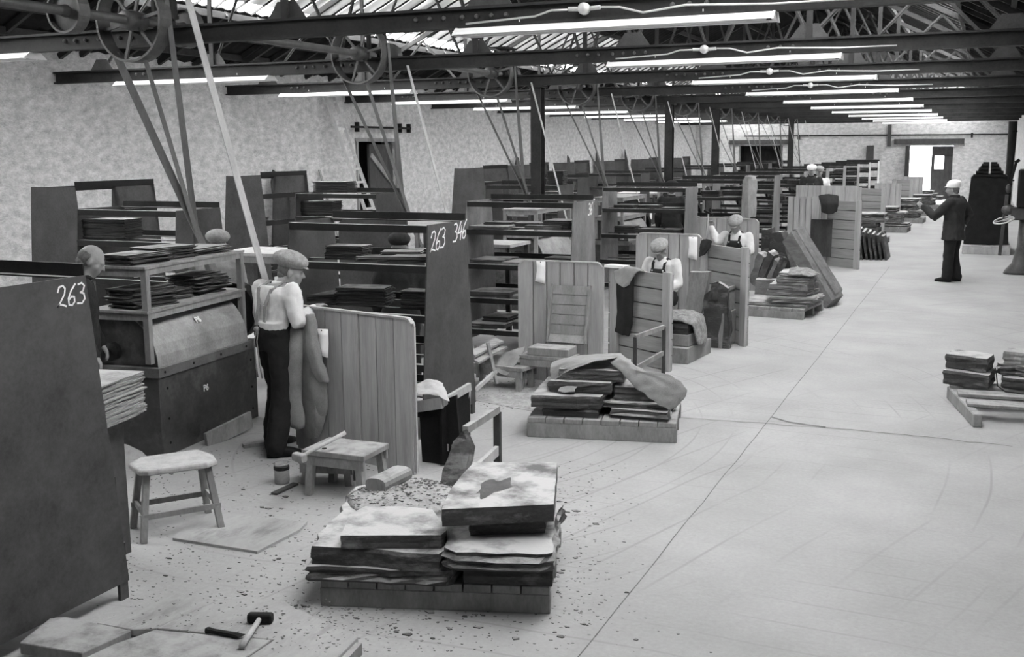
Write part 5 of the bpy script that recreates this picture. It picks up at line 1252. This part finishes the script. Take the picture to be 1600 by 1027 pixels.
# chips: the larger shards one by one, the rest as stuff
r = random.Random(21)
for k in range(36):
    px, py = r.choice(((r.uniform(230, 480), r.uniform(860, 960)), (r.uniform(480, 900), r.uniform(955, 1010)), (r.uniform(380, 480), r.uniform(760, 840)), (r.uniform(870, 930), r.uniform(780, 900))))
    c = P(px, py); s = r.uniform(.012, .032); n = r.choice((4, 5)); a0 = r.uniform(0, 6)
    poly = [c + Vector((s * r.uniform(.6, 1.2) * math.cos(a0 + 2 * PI * i / n), s * .6 * r.uniform(.6, 1.2) * math.sin(a0 + 2 * PI * i / n), 0)) for i in range(n)]
    tag(MB().prism(poly, (0, 0, 0), (0, 0, .006)).build('slate_shard', 'chips'), 'small dark slate shard lying on the dusty foreground floor', 'shard', 'shards on the foreground floor')
m = MB()
def chip(m, x, y, z, s):
    n = 4; a0 = r.uniform(0, 6)
    poly = [Vector((x + s * r.uniform(.5, 1.2) * math.cos(a0 + 2 * PI * i / n), y + s * r.uniform(.3, .9) * math.sin(a0 + 2 * PI * i / n), z)) for i in range(n)]
    m.prism(poly, (0, 0, 0), (0, 0, s * .25))
for k in range(2600):
    u = r.random()
    if u < .5: px, py = r.uniform(190, 620), r.uniform(700, 1000)
    elif u < .7: px, py = r.gauss(520, 200), r.uniform(940, 1020)
    elif u < .85: px, py = r.gauss(900, 40), r.uniform(720, 980)
    else: px, py = r.gauss(770, 60), r.uniform(590, 640)
    c = P(px, py); chip(m, c.x, c.y, 0.0, r.uniform(.003, .011) * (1 + (r.random() < .06)))
for k in range(500):
    a_ = r.uniform(0, 6.28); f = r.random() ** .5; c = F1(.30 + .34 * f * math.cos(a_), .84 + .36 * f * math.sin(a_), 0); chip(m, c.x, c.y, .338 + .06 * (1 - f * f) + r.uniform(0, .012), r.uniform(.005, .016))
for k in range(300):
    c = P(r.uniform(200, 540), r.uniform(935, 1020), .085); chip(m, c.x, c.y, .083, r.uniform(.002, .010))
tag(m.build('slate_chippings', 'chips'), 'slate chippings scattered over the dusty floor', 'chippings', kind='stuff')

# ------------------------------------------------------------------ people
def V3(*a): return Vector(a)
def hand(m, wr, d, palm, s=1.0, curl=0.5, side=1, rad=1.0):
    """wr wrist, d direction of fingers, palm = normal out of the palm, side = +1 if the thumb lies towards d x palm"""
    wr = Vector(wr); d = Vector(d).normalized(); pn = Vector(palm); pn = (pn - d * pn.dot(d)).normalized(); x = d.cross(pn) * side
    m.orings([(wr, x * .026, pn * .02, .8), (wr + d * .03, x * .034, pn * .018, .8), (wr + d * .065, x * .041, pn * .016, .75), (wr + d * .092, x * .040, pn * .013, .75)], 12)
    for i, (off, L) in enumerate(((.030, .070), (.010, .080), (-.011, .073), (-.031, .056))):
        b = wr + d * .085 + x * off; c = curl * (1 + .08 * i); p = [b]; dd = d.copy()
        for k, seg in enumerate((.45, .32, .23)):
            a = c * (.5, .8, .6)[k]; dd = (dd * math.cos(a) + pn * math.sin(a)).normalized(); pn2 = pn
            p.append(p[-1] + dd * L * seg)
        m.tube(p, [.0092 * rad, .0088 * rad, .0082 * rad, .007 * rad], 8, True)
    b = wr + d * .02 + x * .028
    m.tube([b, b + (d * .6 + x * .7).normalized() * .035 + pn * .006, b + (d * .6 + x * .7).normalized() * .035 + pn * .012 + (d * .9 + x * .25 + pn * .3 * curl).normalized() * .035], [.013, .0115, .009], 8, True)
def head(m, hc, R):
    def q(x, y, z): return Vector(hc) + R @ Vector((x, y, z))
    m.ell(q(0, -.012, .025), (.076, .096, .093), R)
    m.ell(q(0, .022, -.035), (.060, .070, .075), R)
    m.ell(q(0, .062, -.088), (.026, .022, .020), R, 8, 6)      # chin
    m.ell(q(0, .080, .022), (.052, .016, .012), R, 10, 6)      # brow
    m.tube([q(0, .085, .018), q(0, .100, -.008), q(0, .110, -.026)], [.008, .011, .014], 8, True)  # nose
    m.ell(q(0, .085, -.055), (.026, .012, .006), R, 8, 5); m.ell(q(0, .083, -.066), (.022, .012, .006), R, 8, 5)
    for s in (-1, 1):
        m.ell(q(s * .031, .076, .004), (.014, .010, .008), R, 8, 6)
        m.ell(q(s * .045, .058, -.025), (.022, .02, .022), R, 8, 6)
        m.ell(q(s * .079, -.005, -.008), (.011, .020, .033), R, 8, 6)
def cap_mesh(hc, R, sc=1.0, puff=1.0):
    def q(x, y, z): return Vector(hc) + R @ Vector((x, y, z))
    m = MB(); X = R @ Vector((1, 0, 0)); Y_ = R @ Vector((0, 1, 0))
    pr_ = [(.030, .088, .106, 0), (.050, .096, .116, 0), (.070, .106 * puff, .126 * puff, -.004), (.098, .112 * puff, .132 * puff, -.012), (.128, .106 * puff, .122 * puff, -.018), (.152, .086, .098, -.022), (.168, .052, .062, -.024), (.174, .015, .02, -.024)]
    m.orings([(q(0, -.008 + dy, z), X * a * sc, Y_ * b * sc, 1.0) for z, a, b, dy in pr_], 22)
    m.orings([(q(0, .082, .056), X * .072, R @ Vector((0, .0, .008)), .8), (q(0, .112, .052), X * .066, R @ Vector((0, 0, .007)), .8), (q(0, .134, .042), X * .045, R @ Vector((0, 0, .005)), .8)], 12)
    return m
def limb(m, pts, rad, n=12): m.tube(pts, rad, n, True)
def rumple(o, k):
    d = o.modifiers.new('folds', 'DISPLACE'); d.texture = CLOUD; d.strength = k; d.mid_level = .5; d.texture_coords = 'LOCAL'
    return o
def person(name_label, pos, yaw, J, top='shirt_white', pants='trouser_dark', cap='cap_tweed', skin='skin', vox=.010, jacket=False, overall=False, scale=1.0, curl=.6, hands=True, group=None, hair=True, braces=False, apron=False, shoes=True, hr=None, bare=False):
    M = Matrix.Translation(Vector(pos)) @ Matrix.Rotation(yaw, 4, 'Z') @ Matrix.Scale(scale, 4)
    t = thing('person', name_label, 'person', pos, yaw, group)
    g = lambda k: Vector(J[k])
    hc = g('head'); Rh = J.get('Rh', Matrix.Identity(3)); pel, che, nk = g('pelvis'), g('chest'), g('neck')
    sL, sR, eL, eR, wL, wR = g('sL'), g('sR'), g('eL'), g('eR'), g('wL'), g('wR')
    sx = (sR - sL).normalized(); hx = Vector((1, 0, 0)) if 'hx' not in J else Vector(J['hx'])
    fw = Vector((0, 0, 1)).cross(sx) ; fw = Vector((-sx.y, sx.x, 0)).normalized()
    fwp = Vector((-hx.y, hx.x, 0)).normalized()
    legs = [(g('h' + s), g('k' + s), g('a' + s), g('t' + s)) for s in 'LR']
    def torso(o, pelo=0.0):
        mid = pel.lerp(che, .45)
        return [(pel + V3(0, 0, -.10), hx * (.155 + o), fwp * (.11 + o), .85), (pel, hx * (.168 + o), fwp * (.118 + o), .85), (mid, hx.lerp(sx, .5) * (.15 + o), fw * (.112 + o), .85),
                (che, sx * (.178 + o), fw * (.125 + o), .85), (sL.lerp(sR, .5) + V3(0, 0, -.03), sx * (.185 + o), fw * (.105 + o), .8), (sL.lerp(sR, .5) + V3(0, 0, .035), sx * (.13 + o), fw * (.075 + o), .9), (nk, sx * (.065 + o * .3), fw * (.065 + o * .3), 1.0)]
    b = MB(); b.orings([(c, u * .9, v * .9, p) for c, u, v, p in torso(0)], 18)
    b.tube([nk + V3(0, 0, -.03), nk.lerp(hc, .4), hc + V3(0, 0, -.03)], [.062, .055, .055], 12)
    head(b, hc, Rh)
    for sh, el, wr in ((sL, eL, wL), (sR, eR, wR)): limb(b, [sh, sh.lerp(el, .5), el, el.lerp(wr, .35), wr], [.046, .043, .036, .037, .024])
    for h, k, a, to in legs:
        limb(b, [h, h.lerp(k, .5), k, k.lerp(a, .35), a], [.085, .07, .05, .05, .035])
        limb(b, [a + V3(0, 0, -.03), to], [.035, .03])
    for s, (el, wr) in (('L', (eL, wL)), ('R', (eR, wR))):
        if hands: hand(b, wr, J.get('hd' + s, (wr - el)), J.get('pn' + s, (0, 0, -1)), curl=J.get('curl' + s, curl), side=J.get('sd' + s, 1), rad=1.1 if vox < .009 else 1.3)
    b.xf(M).build('body', skin, t, remesh=vox)
    # top
    m = MB(); o = .022 if not jacket else .042
    tor = torso(o)
    if jacket:
        tor = [(pel + V3(0, 0, -.20), hx * .235, fwp * .185, .8), (pel + V3(0, 0, -.06), hx * .215, fwp * .165, .85)] + [tor[2]] + tor[3:6] + [(nk + V3(0, 0, -.01), sx * .075, fw * .08, 1)]
    else:
        tor = [(pel + V3(0, 0, .02), hx * .185, fwp * .135, .85), (pel + V3(0, 0, .10), hx * .188, fw * .142, .85)] + tor[2:6] + [(nk + V3(0, 0, .0), sx * .070, fw * .072, 1)]
    m.orings(tor, 20)
    sl = .018 if not jacket else .026
    for sh, el, wr in ((sL, eL, wL), (sR, eR, wR)):
        we = wr if not bare else el.lerp(wr, .35)
        limb(m, [sh + V3(0, 0, .0), sh.lerp(el, .5), el.lerp(sh, .12), el, el.lerp(wr, .15), el.lerp(we, .6), we], [.058 + sl, .054 + sl, .048 + sl, .050 + sl, .047 + sl, .042 + sl, .036 + sl * .7])
    rumple(m.xf(M).build('jacket' if jacket else 'shirt', top, t, remesh=vox * 1.15), .035)
    if not jacket:
        c_ = MB()
        c_.orings([(nk + V3(0, 0, -.005), sx * .076, fw * .078, 1), (nk + V3(0, 0, .018), sx * .070, fw * .072, 1), (nk + V3(0, 0, .03), sx * .066, fw * .068, 1)], 20); c_.xf(M).build('collar', top, t, smooth=True)
    else:
        c_ = MB(); c_.orings([(nk + V3(0, 0, -.03), sx * .090, fw * .092, 1), (nk + V3(0, 0, .02), sx * .076, fw * .080, 1), (nk + V3(0, 0, .03), sx * .070, fw * .072, 1)], 20); c_.xf(M).build('collar', top, t, smooth=True)
    # trousers
    m = MB()
    m.orings([(pel + V3(0, 0, -.14), hx * .17, fwp * .125, .85), (pel, hx * .19, fwp * .142, .85), (pel + V3(0, 0, .10), hx * .182, fwp * .136, .85)], 20)
    for h, k, a, to in legs: limb(m, [h, h.lerp(k, .5), k, k.lerp(a, .5), a + V3(0, 0, .0)], [.118, .106, .092, .090, .088])
    rumple(m.xf(M).build('trousers', pants, t, remesh=vox * 1.3), .03)
    if shoes:
        for h, k, a, to in legs:
            s_ = MB(); d = (to - a); d.z = 0; d.normalize(); x = Vector((-d.y, d.x, 0)); f = Vector((a.x, a.y, 0))
            s_.orings([(f - d * .07 + V3(0, 0, .04), x * .03, V3(0, 0, .038), .7), (f - d * .03 + V3(0, 0, .055), x * .042, V3(0, 0, .055), .7), (f + d * .06 + V3(0, 0, .045), x * .045, V3(0, 0, .044), .7), (f + d * .14 + V3(0, 0, .035), x * .048, V3(0, 0, .034), .7), (f + d * .20 + V3(0, 0, .025), x * .03, V3(0, 0, .022), .7)], 14)
            s_.xf(M).build('shoe', 'black_iron', t, smooth=True)
    if cap:
        c_ = cap_mesh(hc, Rh, 1.0, J.get('puff', 1.1)); c_.xf(M).build('cap', cap, t, smooth=True, subd=1)
    if hair:
        h_ = MB(); h_.ell(hc + Rh @ Vector((0, -.022, .015)), (.079, .092, .080), Rh); h_.ell(hc + Rh @ Vector((0, -.055, -.03)), (.062, .052, .05), Rh)
        h_.xf(M).build('hair', hr or 'hair', t, smooth=True)
    fo = lambda z, s: None
    if overall or braces:
        m = MB()
        for s in (-1, 1):
            sh = sL.lerp(sR, .5) + sx * s * .085
            pts = [che.lerp(pel, .35) + fw * .155 + sx * s * .075, che + fw * .160 + sx * s * .075 + V3(0, 0, .04), sh + fw * .115 + V3(0, 0, .0), sh + V3(0, 0, .065) + fw * .02, sh - fw * .11 + V3(0, 0, .01), che - fw * .155 + sx * s * .04, pel.lerp(che, .3) - fw * .15 + sx * s * .05 * (-1 if overall else 1)]
            for i in range(len(pts) - 1): m.bar(pts[i], pts[i + 1], .036, .008, up=fw if i in (0, 1, 4, 5) else (0, 0, 1))
        m.xf(M).build('braces', 'denim_dark' if overall else 'coat_tweed', t)
    if overall:
        m = MB(); rows = []
        for z, wd, of in ((.0, .17, .150), (.12, .165, .152), (.22, .14, .158), (.34, .10, .163)):
            rows.append([pel + V3(0, 0, z + .04) + (che - pel) * 0 + fw * (of + .008 - abs(k) * .03 / 2 * (wd / .15)) + sx * (k * wd / 2) + (che - pel).normalized() * 0 for k in (-2, -1, 0, 1, 2)])
        n = 5; vs = [p for r_ in rows for p in r_]; fs = [(i * n + j, i * n + j + 1, (i + 1) * n + j + 1, (i + 1) * n + j) for i in range(3) for j in range(4)]
        lean = che - pel; off = Vector((lean.x, lean.y, 0))
        vs = [v + off * min(1, (v.z - pel.z) / max(.1, lean.z)) for v in vs]
        bib = MB().add(vs, fs).xf(M).build('bib', 'denim_dark', t, smooth=True, solid=.012)
        m = MB()
        for s in (-1, 1): m.ell(che + fw * .172 + sx * s * .078 + V3(0, 0, .055), (.012, .012, .012), n=8, m=5)
        m.xf(M).build('buckles', 'galvanised', bib, smooth=True)
    return t
def RX(a): return Matrix.Rotation(a, 3, 'X')
def RZ(a): return Matrix.Rotation(a, 3, 'Z')
STAND = dict(pelvis=(0, 0, .93), chest=(0, .01, 1.24), neck=(0, .01, 1.46), head=(0, .035, 1.585), sL=(-.185, 0, 1.40), sR=(.185, 0, 1.40), eL=(-.25, .0, 1.11), eR=(.25, 0, 1.11), wL=(-.25, .12, .88), wR=(.25, .12, .88),
             hL=(-.09, 0, .88), hR=(.09, 0, .88), kL=(-.11, .02, .49), kR=(.11, .02, .49), aL=(-.12, 0, .08), aR=(.12, 0, .08), tL=(-.13, .14, .03), tR=(.13, .14, .03))
def pose(**k): d = dict(STAND); d.update(k); return d
# main man: seen from behind and right, head turned to the right rack
mm1 = person('man in tweed flat cap, pale shirt and dark trousers standing at the nearest plank screen', (-5.19, 7.17, 0), -0.42,
       pose(pelvis=(0, -.01, .98), head=(.045, .14, 1.46), Rh=RZ(-.62) @ RX(-.20), chest=(0, .03, 1.21), neck=(.01, .06, 1.36), sL=(-.195, .0, 1.325), sR=(.19, .05, 1.33), eL=(-.27, .03, 1.08), wL=(-.20, .24, 1.0), eR=(.275, .04, 1.09), wR=(.235, .20, 1.16),
            hL=(-.09, 0, .93), hR=(.09, 0, .93), kL=(-.13, .08, .50), aL=(-.14, .02, .08), tL=(-.14, .18, .03), kR=(.13, -.03, .50), aR=(.17, -.14, .08), tR=(.24, .0, .03), pnR=(0, 0, -1), pnL=(1, 0, 0), sdR=-1, puff=1.12),
       top='shirt_pale', vox=.009, braces=True, hr='hair')
m = MB(); Mq = mm1.matrix_basis
for s_x in (-1, 1): m.tube([Mq @ V3(-.02 + s_x * .01, -.15, 1.01), Mq @ V3(-.03 + s_x * .02, -.165, .92), Mq @ V3(-.04 + s_x * .03, -.15, .72), Mq @ V3(-.03 + s_x * .035, -.14, .62)], .006, 6)
m.ell(Mq @ V3(-.02, -.155, 1.02), (.03, .02, .022)); m.build('apron_string', 'cap_tweed', mm1, smooth=True)
ap = []
for i in range(6):
    z = 1.05 - i * .13; ap.append([Mq @ V3(x, .17 - abs(x) * .35 + (.02 if k % 2 else 0), z) for k, x in enumerate((-.24, -.16, -.08, .0, .08, .16, .22))])
patch(ap, 'apron', 'coat_dark', mm1, sub=1, solid=.006)

# pointing man
person('man in dark suit and white cap pointing with his left arm in the aisle', (-.50, 21.1, 0), 1.25,
       pose(head=(0, .06, 1.57), Rh=RZ(.15) @ RX(.0), sL=(-.20, .0, 1.38), sR=(.20, -.02, 1.38), eL=(-.26, .24, 1.12), wL=(-.20, .46, 1.28), eR=(.44, -.10, 1.14), wR=(.24, -.06, .98), pelvis=(0, 0, .92),
            hdL=(0, .8, .45), pnL=(1, 0, 0), curlL=.7, hdR=(-.8, -.3, -.3), pnR=(0, 0, -1), puff=.92, aL=(-.11, .03, .08), tL=(-.11, .18, .03), aR=(.12, -.05, .08), tR=(.14, .1, .03)),
       top='suit_dark', pants='trouser_dark', cap='cap_white', jacket=True, vox=.013, scale=1.05)
SEAT = lambda **k: pose(**dict(dict(pelvis=(0, 0, .50), chest=(0, .06, .80), neck=(0, .10, 1.0), head=(0, .16, 1.10), Rh=RX(-.45), sL=(-.19, .07, .95), sR=(.19, .07, .95), eL=(-.27, .14, .68), eR=(.27, .14, .68), wL=(-.17, .38, .62), wR=(.17, .38, .62),
            hL=(-.10, .02, .46), hR=(.10, .02, .46), kL=(-.16, .44, .48), kR=(.16, .44, .48), aL=(-.16, .40, .08), aR=(.16, .40, .08), tL=(-.17, .54, .03), tR=(.17, .54, .03)), **k))
def seat_block(x, y, who):
    tag(MB().box((x, y, .19), (.36, .34, .38)).build('seat_block', 'wood_mid'), 'plain timber block seat under %s' % who, 'seat')
def place_sitter(px, py, y, yaw, label, J, **k):
    c = PY(px, py, y)   # where the head centre is seen
    h = Vector(J['head']); hh = Matrix.Rotation(yaw, 3, 'Z') @ h
    dz = c.z - h.z
    for kk in list(J):
        if kk == 'Rh' or kk.startswith(('pn', 'hd', 'curl', 'sd', 'puff', 'hx')): continue
        if kk[0] in 'kat' and len(kk) == 2: continue
        v = Vector(J[kk]); J[kk] = (v.x, v.y, v.z + dz)
    return person(label, (c.x - hh.x, c.y - hh.y, 0), yaw, J, **k)
place_sitter(1031, 394, 14.15, PI - .15, 'seated man in cap, white shirt and dark overalls looking down behind the level-plank screen', SEAT(), top='shirt_white', pants='denim_dark', overall=True, vox=.012, cap='cap_tweed')
place_sitter(1149, 354, 17.3, PI - .1, 'man in cap and white shirt with dark overalls raising a hammer', SEAT(eR=(.30, .16, .84), wR=(.40, .12, 1.07), hdR=(.1, .1, 1), pnR=(0, 1, 0), curlR=1.5, eL=(-.26, .16, .70), wL=(-.10, .34, .68)), top='shirt_white', pants='denim_dark', overall=True, vox=.012, cap='cap_tweed')
c = PY(1107, 350, 17.0)
hm_ = thing('hammer', 'slate hammer held up by the man in overalls at the fourth screen', 'hammer', c)
MB().tube([PY(1104, 372, 17.0), PY(1107, 334, 17.0)], [.014, .012], 8).build('handle', 'wood_pale', hm_, smooth=True)
MB().bar(PY(1100, 329, 17.0), PY(1114, 336, 17.0), .03, .03).build('head', 'black_iron', hm_)
a_ = PY(1244, 290, 25.9); b_ = PY(1341, 290, 25.9)
screen((a_.x, 25.9), (b_.x, 25.85), a_.z, 'long low plank screen in front of the two distant workers', 5, 0)
# men half hidden behind machines and racks
place_sitter(143, 408, 6.25, -0.9, 'balding man in dark coat half hidden behind the large foreground rack', pose(head=(0, .12, 1.55), Rh=RX(-.5), neck=(0, .05, 1.42)), top='coat_dark', pants='trouser_dark', cap=None, vox=.011, hair=True)
place_sitter(342, 384, 9.0, 0.3, 'man in soft grey cap hidden behind the two-tier slate table', pose(), top='coat_tweed', cap='cap_tweed', vox=.014)
place_sitter(624, 388, 9.9, 0.5, 'man in black cap seen from behind through the chalked rack', pose(head=(0, .06, 1.57)), top='coat_dark', cap='cap_black', vox=.014)
place_sitter(1050, 296, 19.8, .2, 'distant man in dark coat working behind the third rack', pose(), top='coat_dark', cap='cap_black', vox=.018)
place_sitter(1268, 268, 26.8, PI, 'distant man in pale cap, left of the two workers behind the far rack', pose(), top='suit_dark', cap='cap_white', vox=.018, overall=True)
place_sitter(1280, 270, 27.4, PI + .3, 'distant man in white shirt, right of the two workers behind the far rack', pose(), top='shirt_white', cap='cap_tweed', vox=.018)
# jacket folded over the rack post near the fourth rack
rows = []
for (py, ws) in ((276, 8), (282, 11), (300, 11), (322, 10), (340, 9)):
    rows.append([PY(1172 - ws, py, 20.95), PY(1172 - ws * .3, py, 20.75), PY(1172 + ws * .35, py, 20.85), PY(1172 + ws, py, 20.95)])
coatmesh([[PY(1164, 276, 21.4), PY(1170, 274, 21.4), PY(1177, 274, 21.4), PY(1184, 276, 21.4)]] + rows, 'long pale-lined coat hung on the end of the distant rack behind the hammering man', 'coat_tweed', wr=.02)
coatmesh([[PY(1278, 306, 22.6), PY(1290, 303, 22.6), PY(1300, 303, 22.6), PY(1311, 306, 22.6)], [PY(1282, 318, 22.5), PY(1292, 318, 22.4), PY(1301, 318, 22.45), PY(1310, 320, 22.5)], [PY(1283, 332, 22.5), PY(1293, 335, 22.4), PY(1302, 334, 22.45), PY(1308, 330, 22.5)]], 'dark cloth hung over the broad distant plank screen', 'coat_dark')
coatmesh([[PY(1095, 376, 13.85), PY(1104, 373, 13.8), PY(1114, 376, 13.7)], [PY(1093, 388, 13.8), PY(1102, 388, 13.72), PY(1110, 386, 13.68)], [PY(1092, 402, 13.8), PY(1096, 400, 13.75), PY(1102, 398, 13.7)]], 'dark coat bunched over the left post of the two-post screen', 'coat_dark')
